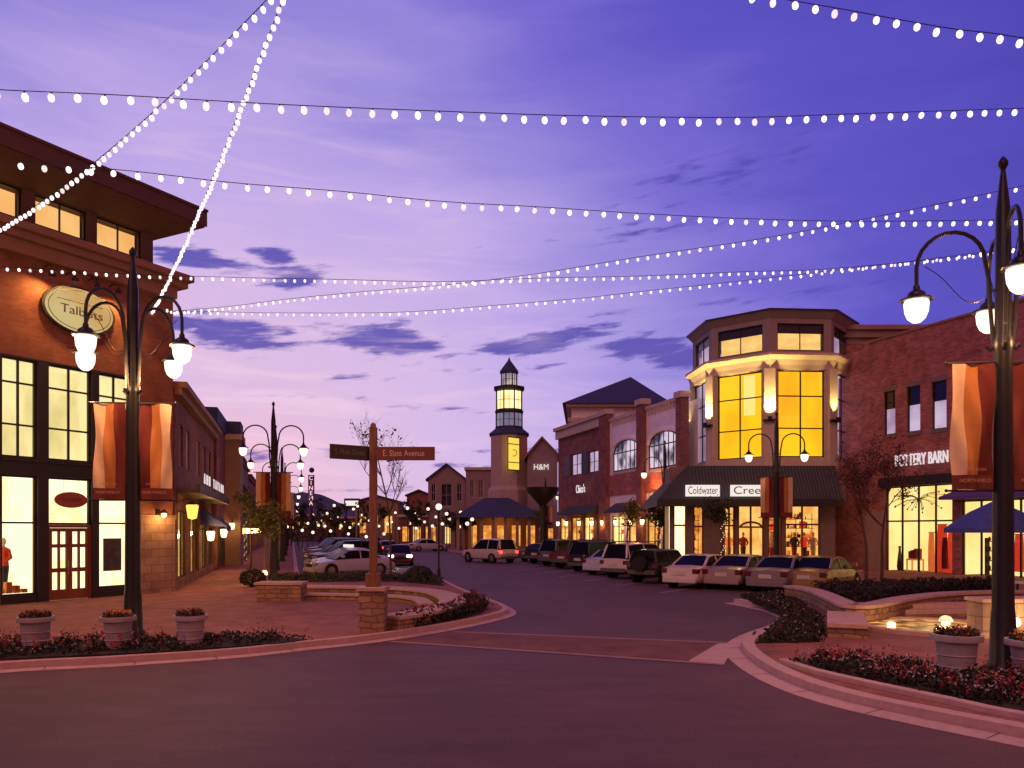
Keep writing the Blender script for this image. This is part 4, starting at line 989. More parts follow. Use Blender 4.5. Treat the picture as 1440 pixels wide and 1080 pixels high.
# LIGHTHOUSE TOWER
YT = 96.0; tc_ = WP(716, 0, YT); kz = lambda py: EYE+(HY-py)/FL*YT; kr = lambda w_: w_/2/FL*YT
lt = thing('lighthouse_tower', 'tall octagonal lighthouse style tower with glowing lantern room and yellow slit window', 'tower', (tc_.x, YT, 0))
cc = (tc_.x, YT, 0); ro = R(22.5)
w = MB(); w.lathe([(kr(64), SW), (kr(64), kz(690)), (kr(55)*1.04, kz(686)), (kr(55), kz(684)), (kr(55), kz(614))], cc, 8, ro); w.build('shaft', mat('mauve_brick', (.42, .30, .29), .85, .15, 4, .2), lt)
w = MB(); w.lathe([(kr(55), kz(614)), (kr(60), kz(613)), (kr(60), kz(611)), (kr(42), kz(604)), (kr(42), kz(602))], cc, 8, ro); w.build('shoulder_roof', M['slate'], lt)
def lantern_room(z0, z1, r, name, gm_, cols=2):
    t = MB(); t.lathe([(r*.93, z0), (r*.93, z1)], cc, 8, ro); t.build(name, gm_, lt)
    t = MB()
    for k in range(8):
        an = ro+2*math.pi*k/8; x, y = cc[0]+r*math.cos(an), cc[1]+r*math.sin(an); t.tube([(x, y, z0), (x, y, z1)], .08, 6)
        an2 = ro+2*math.pi*(k+1)/8; x2, y2 = cc[0]+r*math.cos(an2), cc[1]+r*math.sin(an2)
        mx, my = (x+x2)/2, (y+y2)/2; t.tube([(mx, my, z0), (mx, my, z1)], .03, 4); zm = (z0+z1)/2; t.tube([(x, y, zm), (x2, y2, zm)], .03, 4)
        for zz in (z0+.08, z1-.08): t.tube([(x, y, zz), (x2, y2, zz)], .06, 4)
    t.build('lantern_frame', M['bronze'], lt)
lantern_room(kz(602), kz(581), kr(39), 'grey_glazing', emit('tower_grey_glass', (.50, .42, .62), .55, (.28, .22, .36), .5, sample=False))
t = MB(); t.lathe([(kr(41), kz(581)), (kr(43), kz(580)), (kr(41), kz(578))], cc, 8, ro); t.build('band', M['bronze'], lt)
lantern_room(kz(578), kz(550), kr(38), 'lit_glazing', emit('tower_lit_glass', (1, .86, .46), 1.5, (1, .66, .24), .8))
t = MB(); t.lathe([(kr(40), kz(550)), (kr(46), kz(548)), (kr(46), kz(545)), (kr(28), kz(544))], cc, 8, ro); t.build('gallery', M['bronze'], lt)
lantern_room(kz(544), kz(525), kr(23), 'top_glazing', emit('tower_top_glass', (.80, .62, .50), .8, (.3, .22, .38), .6, sample=False))
t = MB(); t.lathe([(kr(28), kz(525)), (kr(28), kz(523)), (kr(4), kz(507)), (.05, kz(503)), (.001, kz(500))], cc, 8, ro); t.build('cap_roof', M['slate'], lt)
fc = [(cc[0]+kr(55)*math.cos(ro-2*math.pi*k/8), cc[1]+kr(55)*math.sin(ro-2*math.pi*k/8)) for k in (1, 2, 3)]
Fl = Face(fc[1], (fc[0][0]-fc[1][0], fc[0][1]-fc[1][1]), (0, -1)); 
wl = Fl.window(lt, Fl.s(714), Fl.s(731), kz(664), kz(618), 1, 1, M['bronze'], None, o=.08, fw=.12, glass=False)
t = MB(); Fl.quad(t, Fl.s(714)+.05, Fl.s(731)-.05, kz(663), kz(619), .06); t.build('pane', emit('slit_yellow', (1, .72, .10), 1.0), wl)
t = MB(); pc = Fl.P(Fl.s(722.5), kz(640), .16)
t.tube([pc+Vector((.38*math.cos(a_*.5236), 0, .38*math.sin(a_*.5236))) for a_ in range(13)], .04, 5); Fl.box(t, Fl.s(714), Fl.s(731), kz(628)-.05, kz(628)+.05, .12, .17); Fl.box(t, Fl.s(714), Fl.s(731), kz(653)-.05, kz(653)+.05, .12, .17); t.build('tracery', M['bronze'], wl)
# pale block and gabled house left of the tower
simple_house('pale_block', 'plain pale block between the lighthouse tower and the small gabled house', 655, 692, 112, 661, 661, FARP, M['cream'], wins=((660, 667, 675, 700), (672, 680, 675, 700)))
gh, gf = simple_house('gabled_house', 'small gabled house with dark slate roof left of the lighthouse tower', 602, 654, 122, 674, 654, FARP, M['slate'], pxap=628, wins=((606, 613, 680, 705), (620, 636, 680, 712), (642, 650, 680, 705), (606, 614, 740, 765), (625, 634, 740, 765)))
simple_house('low_far_shop', 'low dark shop with lit windows in front of the gabled house', 560, 640, 135, 727, 727, M['brickD'], M['slate'], wins=((565, 575, 740, 762), (580, 592, 740, 762), (598, 610, 740, 762), (616, 630, 740, 762)), seed=4)
simple_house('far_dark_building', 'dark flat building on the horizon right of the bare tree', 572, 606, 160, 697, 690, M['brickD'], M['slate'], wins=((578, 584, 725, 745), (592, 598, 725, 745)), seed=6)
simple_house('far_tan_hall', 'low tan hall glowing orange behind the signpost', 500, 560, 150, 706, 698, M['tan'], M['slate'], wins=((505, 515, 725, 750), (522, 532, 725, 750), (540, 552, 725, 750)), seed=8)
simple_house('far_shop_row', 'long low far shop row with many lit windows closing the left side of the street', 385, 470, 178, 726, 726, M['brickD'], M['slate'], wins=tuple((390+k*9, 395+k*9, 733, 744) for k in range(8)), seed=9)
simple_house('far_shop_row', 'low far shop row with lit windows behind the box sign', 472, 556, 172, 729, 729, M['brickD'], M['slate'], wins=tuple((476+k*9, 481+k*9, 734, 745) for k in range(8)), seed=10)
for i_, (px_, pw_) in enumerate(((950, 40), (932, 25), (910, 40), (893, 25), (872, 40), (853, 40), (838, 20), (820, 40), (802, 20), (790, 30))):
    lantern(F6, S6(px_), 3.3, 'small warm lantern on the right shop fronts under the canopies', pw_, .4, .15)
# cinema pylon sign
cs = thing('cinema_pylon_sign', 'tall slim vertical cinema sign with stacked pale letters against the pink sky', 'sign', WP(438, 745, 170))
p_ = WP(438, 0, 170)
t = MB(); t.box(p_.x-.25, p_.x+.25, 170, 170.5, 0, WP(0, 668, 170).z); t.build('post', M['bronze'], cs)
t = MB(); t.box(p_.x-.65, p_.x+.65, 169.7, 169.98, WP(0, 713, 170).z, WP(0, 668, 170).z); t.build('panel', mat('maroon_panel', (.18, .04, .09), .6, .1, 2), cs)
t = MB(); t.ball((p_.x, 170.2, WP(0, 661, 170).z), .6, 10, 6); t.build('finial', M['bronze'], cs)
for k, ch_ in enumerate('CINEMA'): lettering(ch_, 1.25, E['pink'], cs, (p_.x, 169.6, WP(0, 672.5+k*7.1, 170).z), (1, 0, 0), name='letter')
bsn = thing('far_box_sign', 'white lit rectangular sign in a dark frame on posts down the street', 'sign', WP(495, 745, 140))
p_ = WP(495, 708, 140); t = MB(); t.box(p_.x-1.4, p_.x+1.4, 139.9, 140.2, p_.z-.9, p_.z+.9); t.build('sign_frame', M['bronze'], bsn)
t = MB(); t.box(p_.x-1.15, p_.x+1.15, 139.8, 139.89, p_.z-.4, p_.z+.5); t.build('face', E['white'], bsn)
for sx in (-1.1, 1.1): t = MB(); t.tube([(p_.x+sx, 140.05, 0), (p_.x+sx, 140.05, p_.z-.9)], .12, 6); t.build('post', M['bronze'], bsn)
# hills
def hill(name, pts, Y, depth, m):
    t = MB(); v = []; n = len(pts)
    for px, py in pts: q = WP(px, py, Y); v += [(q.x, Y-depth, -.5), (q.x, Y, q.z), (q.x, Y+depth, -.5)]
    f = []
    for i in range(n-1): a_ = i*3; b_ = a_+3; f += [(a_, b_, b_+1, a_+1), (a_+1, b_+1, b_+2, a_+2)]
    t.add(v, f); return struct(t.build(name, m, smooth='all'))
hm = mat('dusk_hill', (.05, .04, .07), .95, .3, .02)
hp = [(-800, 735), (-300, 728), (0, 722), (200, 718), (320, 712), (370, 702), (400, 696), (425, 692), (450, 695), (475, 706), (500, 716), (540, 715), (580, 712), (640, 715), (720, 718), (900, 722), (1300, 728), (2200, 738)]
hill('hills', [(p_[0], p_[1]+random.uniform(-.6, .6)) for p_ in [(hp[i][0]+(hp[i+1][0]-hp[i][0])*k/4, hp[i][1]+(hp[i+1][1]-hp[i][1])*k/4) for i in range(len(hp)-1) for k in range(4)]], 1500, 600, hm)

# ------------------------------------------------------------------ LAMP POSTS
PH = 8.55
def make_post(arms, banner_dir, label, group, lod=0, rnd=0):
    n = 12 if not lod else 8
    r = thing('street_lamp', label, 'street lamp', (0, 0, 0), group)
    t = MB(); t.lathe([(.26, 0), (.26, .12), (.21, .2), (.185, .9), (.175, 1.0), (.165, 1.1), (.155, 3.0), (.135, 5.3), (.15, 5.35), (.15, 5.5), (.125, 5.55), (.115, 7.6), (.11, 7.65), (.045, 8.25), (.035, 8.32), (.075, 8.40), (.075, 8.46), (.03, 8.53), (.001, 8.56)], (0, 0, 0), n); t.build('pole', M['dark'], r, smooth=True)
    for (ang, ph) in arms:
        c, s = math.cos(R(ang)), math.sin(R(ang)); Rr = 1.28 if not lod else 1.42
        prof = [(.24, 5.42), (.18, 5.36), (.13, 5.42), (.15, 5.6), (.18, 6.0), (.20, 6.5), (.26, 6.85)]
        for k in range(1, 11): an = math.pi*k/11; prof.append((.26+(Rr-.26)/2*(1-math.cos(an)), 6.85+.55*math.sin(an)))
        prof += [(Rr, 6.85), (Rr, 6.52)]
        t = MB(); t.tube([(c*x, s*x, z) for x, z in prof], .034, 8)
        for z_ in (5.75, 6.35): t.tube([(c*.08, s*.08, z_), (c*.19, s*.19, z_)], .025, 6)
        # thin curling brace
        if not lod: t.tube([(c*(.25+.9*f_), s*(.25+.9*f_), 6.25+.62*f_**2.2-.10*math.sin(f_*6.28)) for f_ in [i/10 for i in range(11)]], .008, 5)
        arm = t.build('arm', M['dark'], r, smooth=True)
        t = MB(); t.lathe([(.26, -.06), (.27, -.04), (.15, .02), (.14, .07), (.06, .13), (.05, .2)], (c*Rr, s*Rr, 6.36), n); t.build('cap', M['dark'], arm, smooth=True)
        t = MB(); t.lathe([(.001, -.35), (.07, -.34), (.14, -.28), (.185, -.17), (.20, -.02), (.185, .05)], (c*Rr, s*Rr, 6.27), n); t.build('globe', E['globe'] if not lod else E['globefar'], arm, smooth=True)
    # banners
    for sg in (1, -1):
        c, s = math.cos(R(banner_dir))*sg, math.sin(R(banner_dir))*sg
        for z_ in (5.14, 3.02):
            t = MB(); t.tube([(c*.1, s*.1, z_), (c*.90, s*.90, z_)], .02, 6); t.ball((c*.91, s*.91, z_), .03, 6, 4); t.build('banner_bracket', M['dark'], r)
        for k, (a_, b_, m_) in enumerate(((.15, .38, 'banner_dark_red'), (.38, .60, 'banner_orange'), (.60, .82, 'banner_cream'))):
            col = {'banner_dark_red': (.12, .012, .01), 'banner_orange': (.42, .155, .04), 'banner_cream': (.62, .42, .27)}[m_]
            t = MB(); vs = []; nz = 10
            for j in range(nz+1):
                z_ = 3.28+(5.12-3.28)*j/nz
                for i in range(7):
                    x_ = a_+(b_-a_)*i/6; wv = (.05*math.sin(x_*8.5+j*.45+rnd)+.03*math.sin(x_*17-j*.8+rnd*2))*(1 if not lod else .5); vs.append((c*x_-s*wv, s*x_+c*wv, z_))
            t.add(vs, [(j*7+i, j*7+i+1, (j+1)*7+i+1, (j+1)*7+i) for j in range(nz) for i in range(6)]); t.build('banner_stripe', mat(m_, col, .85, .1, 4, .1), r, smooth='all')
        t = MB(); vs = []
        for j in range(3):
            for i in range(9): x_ = .15+.67*i/8; wv = (.05*math.sin(x_*8.5+rnd)+.03*math.sin(x_*17+rnd*2))*(1 if not lod else .5); vs.append((c*x_-s*wv, s*x_+c*wv, 3.04+.12*j))
        t.add(vs, [(j*9+i, j*9+i+1, (j+1)*9+i+1, (j+1)*9+i) for j in range(2) for i in range(8)]); t.build('banner_foot', mat('banner_maroon', (.15, .025, .02), .85, .1, 4, .1), r, smooth='all')
        if not lod:
            nx = Vector((-s, c, 0));
            if nx.y > 0: nx = -nx
            xd_ = Vector((c, s, 0)); 
            if xd_.x < 0: xd_ = -xd_
            lettering('NORTHFIELD', .085, mat('banner_print', (.45, .22, .14), .8, .05, 3), r, Vector((c*.49, s*.49, 3.18))+nx*.10, xd_, extrude=.001)
            lettering('STAPLETON', .065, mat('banner_print', (.45, .22, .14), .8, .05, 3), r, Vector((c*.49, s*.49, 3.36))+nx*.10, xd_, extrude=.001)
    return r
def lights_for(root, arms, power):
    for ang, ph in arms: lamp(Vector(root.location)+Vector((math.cos(R(ang))*1.42, math.sin(R(ang))*1.42, 5.78)), power, (1, .50, .22), .16)
armsL = [(73.7, 0), (163.7, 0), (253.7, 0), (343.7, 0)]
pL = make_post(armsL, 4, 'nearest left black four globe lamp post in front of the corner store', 'banner lamp posts with globes', 0, 1.0)
pL.location = (-8.29, 17.1, SW)
armsR = [(68, 0), (158, 0), (248, 0), (338, 0)]
pR = make_post(armsR, 176, 'nearest right black four globe lamp post rising from the red flower bed', 'banner lamp posts with globes', 0, 2.6)
pR.location = (8.13, 12.95, SW)
lights_for(pL, armsL, 190); lights_for(pR, armsR, 170)
arms2 = [(6, 0), (186, 0)]
p2 = make_post(arms2, 6, 'two globe banner lamp post beside the white sedans on the left pavement', 'banner lamp posts with globes', 1, 0)
lposts = [(-11.5, 37.7), (-13.9, 46.0), (-17.2, 58.5), (-20.9, 72), (-26, 90), (-33, 115), (-40, 142)]
rposts = [(1092, 41.0), (935, 54.0), (836, 72.0), (767, 92.0), (714, 118.0)]
dl = ['second', 'third', 'fourth', 'fifth', 'sixth', 'seventh', 'eighth']
for i, (x, y) in enumerate(lposts):
    o = p2 if i == 0 else copy_tree(p2)
    o.location = (x, y, SW); o['label'] = ('two globe banner lamp post behind the stone seat wall on the left pavement' if i == 0 else 'two globe banner lamp post, %s from the front along the left parked cars' % dl[i])
    if y < 60: lights_for(o, arms2, 30)
for i, (px, Y) in enumerate(rposts):
    o = copy_tree(p2); o.location = (WP(px, 0, Y).x, Y, SW)
    o['label'] = ['two globe banner lamp post in front of the octagonal corner building', 'two globe banner lamp post in front of the larger arched window', 'two globe banner lamp post in front of the shuttered brick shop', 'two globe banner lamp post in front of the gabled shop', 'two globe banner lamp post in front of the lighthouse tower'][i]
    o.rotation_euler = (0, 0, R(-12))
    if Y < 75: lights_for(o, arms2, 45)
# single-globe lamps
def single(px, Y, h, label, far=False):
    p = WP(px, 0, Y); r = thing('single_globe_lamp', label, 'street lamp', (p.x, Y, 0), 'single globe lamps down the street')
    t = MB(); t.lathe([(.10, 0), (.10, .3), (.055, .5), (.045, h-.2), (.09, h-.12), (.05, h-.05)], (p.x, Y, 0), 8); t.build('pole', M['dark'], r, smooth=True)
    t = MB(); t.ball((p.x, Y, h+.12), .17 if not far else .20, 10, 7); t.build('globe', E['globefar'], r, smooth=True)
single(617, 41.5, 3.6, 'slim single globe lamp at the tip of the left traffic island')
rd = random.Random(11)
fars = [(573, 716, 95), (583, 722, 110), (602, 717, 100), (590, 730, 120), (628, 724, 90), (632, 731, 105), (648, 722, 95), (460, 723, 120), (466, 731, 130), (470, 712, 110), (497, 717, 120), (503, 713, 130), (509, 725, 140), (527, 722, 150), (556, 722, 130), (566, 728, 140), (545, 738, 120), (440, 725, 140), (448, 740, 120), (480, 741, 130), (490, 752, 110), (515, 756, 100), (410, 735, 120), (425, 747, 100), (540, 752, 105), (398, 728, 95), (404, 742, 110), (418, 720, 125), (433, 737, 115), (453, 733, 135), (475, 728, 140), (484, 734, 125), (492, 743, 120), (504, 738, 135), (519, 733, 140), (533, 741, 130), (551, 735, 145), (561, 744, 120), (577, 737, 110), (585, 744, 115), (597, 735, 125), (608, 741, 105), (613, 728, 118), (622, 738, 100), (641, 730, 112), (646, 742, 95), (672, 726, 100), (440, 750, 100), (465, 748, 105), (457, 741, 118), (657, 738, 80), (664, 732, 85)]
for i, (px, py, Y) in enumerate(fars):
    single(px, Y, EYE+(HY-py)/FL*Y, 'distant single globe lamp down the street', True)
for o in list(C.objects):
    if o.get('label') == 'distant single globe lamp down the street': o['group'] = 'distant single globe lamps'

# dark bowl topped column
bc = thing('bowl_column', 'dark column topped by a wide shallow bowl in front of the shuttered shop', 'column', WP(763, 745, 78))
p_ = WP(763, 0, 78); t = MB(); t.lathe([(.25, SW), (.25, 4.6), (.35, 4.9)], (p_.x, 78, 0), 10); t.build('column', M['bronze'], bc)
t = MB(); t.lathe([(.3, 4.9), (.9, 5.5), (1.5, 6.2), (1.7, 6.7), (1.6, 6.72), (.1, 6.4)], (p_.x, 78, 0), 16); t.build('bowl', M['bronze'], bc, smooth=True)

# ------------------------------------------------------------------ STRING LIGHTS
def cr_interp(pts, n):
    return catmull([Vector((p[0], p[1], 0)) for p in pts], n)
bulb_mesh = None
def bulbs_at(root, path, step, label_r=.062):
    global bulb_mesh
    if bulb_mesh is None:
        t = MB(); t.ball((0, 0, -.085), 1.0*.048, 8, 6, 1.25); o = t.build('bulb', E['bulb'], None, smooth='all'); bulb_mesh = o.data; bpy.data.objects.remove(o)
    cum = 0; nxt = step/2; cnt = 0; spots = []
    for i in range(len(path)-1):
        a, b = path[i], path[i+1]; l = (b-a).length
        while nxt <= cum+l:
            spots.append(a.lerp(b, (nxt-cum)/l)); nxt += step
        cum += l
    return spots
def string(label, path, step, rad=1.0, thick=.008, keep=None):
    base = path[0]; r = thing('string_light', label, 'string lights', base, 'festoon light strings over the street')
    t = MB(); t.tube(path, thick, 5)
    spots = bulbs_at(r, path, step)
    for p in spots: t.tube([p, p-Vector((0, 0, .035*rad))], .014*rad, 5)
    t.build('cable', M['dark'], r)
    def vis(p):
        if p.y < .5: return False
        px = CX+p.x/p.y*FL; py = HY-(p.z-EYE)/p.y*FL; return -20 < px < 1460 and -20 < py < 1100
    v = [p for p in spots if vis(p)]; v.sort(key=lambda p: p.y); own = v[:100]; rest = v[100:] + [p for p in spots if not vis(p)]
    for p in own:
        o = bpy.data.objects.new('bulb', bulb_mesh); C.objects.link(o); o.parent = r; o.location = p-base; o.scale = (rad,)*3; o.rotation_euler = (rd.uniform(-.25, .25), rd.uniform(-.25, .25), 0)
    if rest:
        t = MB()
        for p in rest: t.ball(p-Vector((0, 0, .085*rad)), .048*rad, 8, 6, 1.25)
        o = t.build('bulbs', E['bulb'], r, smooth='all'); o['kind'] = 'stuff'
def fit(pts, Ya, Yb, ext0=None, ext1=None):
    c = cr_interp(pts, 10); a, b = c[0].x, c[-1].x; out = []
    for q in c:
        f = (q.x-a)/(b-a); Y = 1/((1-f)/Ya+f/Yb); out.append(WP(q.x, q.y, Y))
    if ext0 is not None: out = [Vector(ext0)] + out
    if ext1 is not None: out = out + [Vector(ext1)]
    return out
string('nearest long string of large bulbs crossing the whole upper sky', fit([(-60, 118), (0, 126), (155, 133), (400, 147), (640, 157), (830, 163), (1037, 165), (1200, 160), (1440, 152), (1500, 150)], 12.5, 17.5, F1.P(19, 9.8, 0), F5.P(21, 11.2, 0)), .40, 1.15)
string('middle string sloping gently down from the dark eave to the right lamp post', fit([(-60, 221), (0, 226), (100, 233), (200, 242), (330, 257), (480, 269), (620, 283), (760, 291), (900, 300), (1040, 307), (1200, 311), (1410, 309), (1500, 306)], 15, 22, F1.P(15, 10.3, 0), F5.P(17, 12.3, 0)), .42, 1.1)
string('lowest flat string crossing the corner store cornice just above the oval sign', fit([(-60, 372), (0, 375), (100, 380), (200, 386), (330, 390), (480, 393), (620, 396), (760, 391), (900, 388), (1050, 382), (1150, 379), (1300, 366), (1430, 350), (1500, 342)], 22.5, 27, None, F5.P(13, 11.6, 0)), .30, .85)
string('rising string climbing from the store corner up to the right lamp post top', fit([(243, 438), (330, 430), (400, 421), (500, 411), (640, 399), (760, 384), (900, 361), (1080, 334), (1200, 311), (1300, 291), (1440, 261), (1500, 248)], 29.3, 20, F1.P(.3, 10.95, 0), F5.P(19, 12.6, 0)), .31, .9)
string('lower rising string from the store corner toward the octagonal building', fit([(243, 437), (330, 439), (400, 440), (560, 439), (700, 429), (820, 419), (900, 410), (1080, 391), (1200, 377), (1300, 365), (1420, 349), (1500, 338)], 29.3, 25, F1.P(.3, 10.9, 0), F5.P(15, 11.8, 0)), .33, .85)
string('short string of big bulbs crossing the upper right corner', fit([(900, -38), (1000, -20), (1110, 0), (1175, 11), (1235, 22), (1290, 32), (1345, 41), (1400, 47), (1440, 53), (1600, 70)], 13.5, 13.5), .36, 1.15)
def sagline(a, b, sag, n=40):
    a, b = Vector(a), Vector(b); return [a.lerp(b, i/n)-Vector((0, 0, sag*4*(i/n)*(1-i/n))) for i in range(n+1)]
ap = WP(412, -40, 13)
string('dense string running from the top centre down to the left edge of the store', sagline(ap, F1.P(8.0, 10.6, 0), .75), .25, 1.0)
string('dense string dropping steeply from the top centre to the store corner', sagline(ap, F1.P(S(213), F1.z(213, 437), .05), .35), .235, 1.0)
# ------------------------------------------------------------------ CARS
def carpaint(name, col):
    if name in MC: return MC[name]
    m, N, L, b = nt(name); b.inputs['Base Color'].default_value = (*col, 1); b.inputs['Roughness'].default_value = .32; b.inputs['Metallic'].default_value = .0
    b.inputs['Coat Weight'].default_value = .35 if max(col) > .2 else .08; b.inputs['Specular IOR Level'].default_value = .5 if max(col) > .2 else .2; b.inputs['Coat Roughness'].default_value = .06
    tc = N.new('ShaderNodeTexCoord'); n = N.new('ShaderNodeTexNoise'); n.inputs['Scale'].default_value = 1.5
    L.new(tc.outputs['Object'], n.inputs['Vector']); mr = N.new('ShaderNodeMapRange'); mr.inputs['To Min'].default_value = .2; mr.inputs['To Max'].default_value = .45
    L.new(n.outputs['Fac'], mr.inputs['Value']); L.new(mr.outputs['Result'], b.inputs['Roughness']); MC[name] = m; return m
def loft(mb, secs):
    """secs: list of rings with the same count; closed tube with caps"""
    n = len(secs[0]); vs = [p for s in secs for p in s]
    fs = [(i*n+k, (i+1)*n+k, (i+1)*n+(k+1) % n, i*n+(k+1) % n) for i in range(len(secs)-1) for k in range(n)]
    fs += [tuple(range(n)), tuple(reversed(range((len(secs)-1)*n, len(secs)*n)))]
    mb.add(vs, fs)
SPEC = dict(
 sedan=dict(L=4.7, W=1.80, low=.20, belt=[(-2.35, .62, .86), (-2.28, .88, .95), (-1.65, .97, 1.0), (-.6, .95, 1.0), (.75, .92, 1.0), (1.3, .86, .98), (2.1, .74, .94), (2.33, .58, .84)],
            cab=[(-1.52, .97), (-.92, 1.35), (-.3, 1.42), (.35, 1.39), (1.15, .93)], wh=.33, wx=(1.42, -1.38)),
 suv=dict(L=4.8, W=1.90, low=.28, belt=[(-2.4, .75, .90), (-2.34, 1.02, .96), (-1.6, 1.08, 1.0), (-.2, 1.06, 1.0), (.95, 1.04, 1.0), (1.3, 1.0, .98), (2.15, .92, .94), (2.38, .70, .85)],
          cab=[(-2.28, 1.06), (-2.08, 1.74), (-.9, 1.80), (.25, 1.77), (1.1, 1.04)], wh=.38, wx=(1.5, -1.45)),
 jeep=dict(L=4.0, W=1.75, low=.36, belt=[(-1.95, .88, .96), (-1.9, 1.0, 1.0), (-.8, 1.0, 1.0), (.2, 1.0, 1.0), (.6, .99, .98), (1.2, .97, .88), (1.85, .94, .84), (1.92, .7, .84)],
          cab=[(-1.86, 1.0), (-1.80, 1.52), (-.8, 1.56), (.15, 1.54), (.55, 1.0)], wh=.40, wx=(1.25, -1.2)),
 pickup=dict(L=5.3, W=1.90, low=.34, belt=[(-2.65, .85, .95), (-2.6, 1.08, .98), (-1.8, 1.08, 1.0), (-.7, 1.08, 1.0), (.9, 1.08, 1.0), (1.3, 1.06, .99), (2.4, .98, .95), (2.62, .75, .86)],
          cab=[(-.85, 1.07), (-.70, 1.74), (-.2, 1.80), (.45, 1.77), (1.15, 1.05)], wh=.40, wx=(1.65, -1.6)))
def make_car(kind, paint, label, group, lights='off', roofsign=False, spare=False, rack=False):
    S_ = SPEC[kind]; W2 = S_['W']/2; low = S_['low']
    r = thing('parked_car', label, 'car', (0, 0, 0), group)
    secs = []
    for x, zb, wf in S_['belt']:
        w = W2*wf; lo = low+(.12 if abs(x) > S_['L']*.48 else 0)
        half = [(w*.86, lo), (w*.97, lo+.10), (w*1.0, lo+(zb-lo)*.5), (w*.99, lo+(zb-lo)*.72), (w*.93, zb-.03), (w*.82, zb)]
        ring = [(x, y, z) for y, z in half] + [(x, 0, zb+.025)] + [(x, -y, z) for y, z in reversed(half)]
        secs.append(ring)
    # subdivide along length for smoothness
    dense = []
    for i in range(len(secs)-1):
        for k in range(3):
            t = k/3; dense.append([Vector(a).lerp(Vector(b), t) for a, b in zip(secs[i], secs[i+1])])
    dense.append([Vector(p) for p in secs[-1]])
    t = MB(); loft(t, dense); bd = t.build('body', paint, r, smooth=True)
    # cabin: glass core, painted roof and pillars just outside it
    cab = S_['cab']; zroof = max(z for _, z in cab)
    def ring(x, z, g, zb): 
        f = (z-zb)/max(.01, zroof-zb); w = W2*(.90-.16*f)+g; return [(x, w*.98, zb), (x, w-.0*f, z-.05*f+g), (x, w*.82, z+g), (x, 0, z+.015+g), (x, -w*.82, z+g), (x, -(w), z-.05*f+g), (x, -w*.98, zb)]
    zb_ = cab[0][1]-.02; 
    t = MB(); secs = []
    for i, (x, z) in enumerate(cab): 
        f = max(0, (z-zb_)/(zroof-zb_)); w = W2*(.86-.17*f)
        wb = W2*.87
        secs.append([(x, wb, zb_-.03), (x, wb+(w-wb)*.5, (zb_+z)/2), (x, w, z-.04*f), (x, w*.8, z), (x, 0, z+.01), (x, -w*.8, z), (x, -w, z-.04*f), (x, -(wb+(w-wb)*.5), (zb_+z)/2), (x, -wb, zb_-.03)])
    loft(t, secs); t.build('windows', M['carglass'], r)
    t = MB()
    rf = [s for s, (x, z) in zip(secs, cab) if z > zroof-.10]
    vs = []; 
    for s in rf: vs += [Vector(s[2])+Vector((0, .012, .008)), Vector(s[3])+Vector((0, 0, .022)), Vector(s[4])+Vector((0, 0, .024)), Vector(s[5])+Vector((0, 0, .022)), Vector(s[6])+Vector((0, -.012, .008))]
    t.add(vs, [(i*5+k, (i+1)*5+k, (i+1)*5+k+1, i*5+k+1) for i in range(len(rf)-1) for k in range(4)])
    for sg in (1, -1):
        idx = 2 if sg == 1 else 6; bi = 0 if sg == 1 else 8
        for i in (0, len(secs)-2):
            a, b = Vector(secs[i][idx]), Vector(secs[i+1][idx]); t.tube([a+Vector((0, sg*-.02, 0)), b+Vector((0, sg*-.02, 0))], .06 if i == 0 else .035, 6)
        for i in range(len(secs)-1): t.tube([Vector(secs[i][idx])+Vector((0, 0, .008)), Vector(secs[i+1][idx])+Vector((0, 0, .008))], .022, 6)
        mid = secs[len(secs)//2]; 
        for dx in ([0] if kind in ('sedan', 'jeep', 'pickup') else [.1, -1.15]):
            t.tube([Vector(mid[bi])+Vector((dx, sg*.012, 0)), Vector(mid[idx])+Vector((dx, sg*.005, 0))], .035, 6)
    t.build('roof', paint, r, smooth=True)
    # wheels, arches
    for wx in S_['wx']:
        for sg in (1, -1):
            y = sg*(W2-.10); R_ = S_['wh']
            def disc(r0, r1, ya, yb, n=20, c=(wx, 0, R_)):
                m = MB(); vs = []
                for yy in (ya, yb):
                    for rr in (r0, r1):
                        for k in range(n): a = 2*math.pi*k/n; vs.append((c[0]+rr*math.cos(a), yy, c[2]+rr*math.sin(a)))
                m.add(vs, [(k, (k+1) % n, n+(k+1) % n, n+k) for k in range(n)] + [(2*n+k, 3*n+k, 3*n+(k+1) % n, 2*n+(k+1) % n) for k in range(n)] + [(n+k, n+(k+1) % n, 3*n+(k+1) % n, 3*n+k) for k in range(n)] + [(k, 2*n+k, 2*n+(k+1) % n, (k+1) % n) for k in range(n)]); return m
            m = disc(.01, R_*1.14, y-sg*.1, y+sg*.092, c=(wx, 0, R_*1.03)); m.build('wheel_arch', M['tyre'], r)
            wh = disc(R_*.62, R_, y-sg*.10, y+sg*.115).build('wheel', M['tyre'], r)
            m = disc(.02, R_*.63, y+sg*.02, y+sg*.095, 20)
            for k in range(5): a = 2*math.pi*k/5; m.tube([(wx, y+sg*.10, R_), (wx+R_*.6*math.cos(a), y+sg*.10, R_+R_*.6*math.sin(a))], .03, 5)
            m.build('rim', M['rim'], wh)
    L2 = S_['L']/2; bz = .80 if kind != 'sedan' else .72
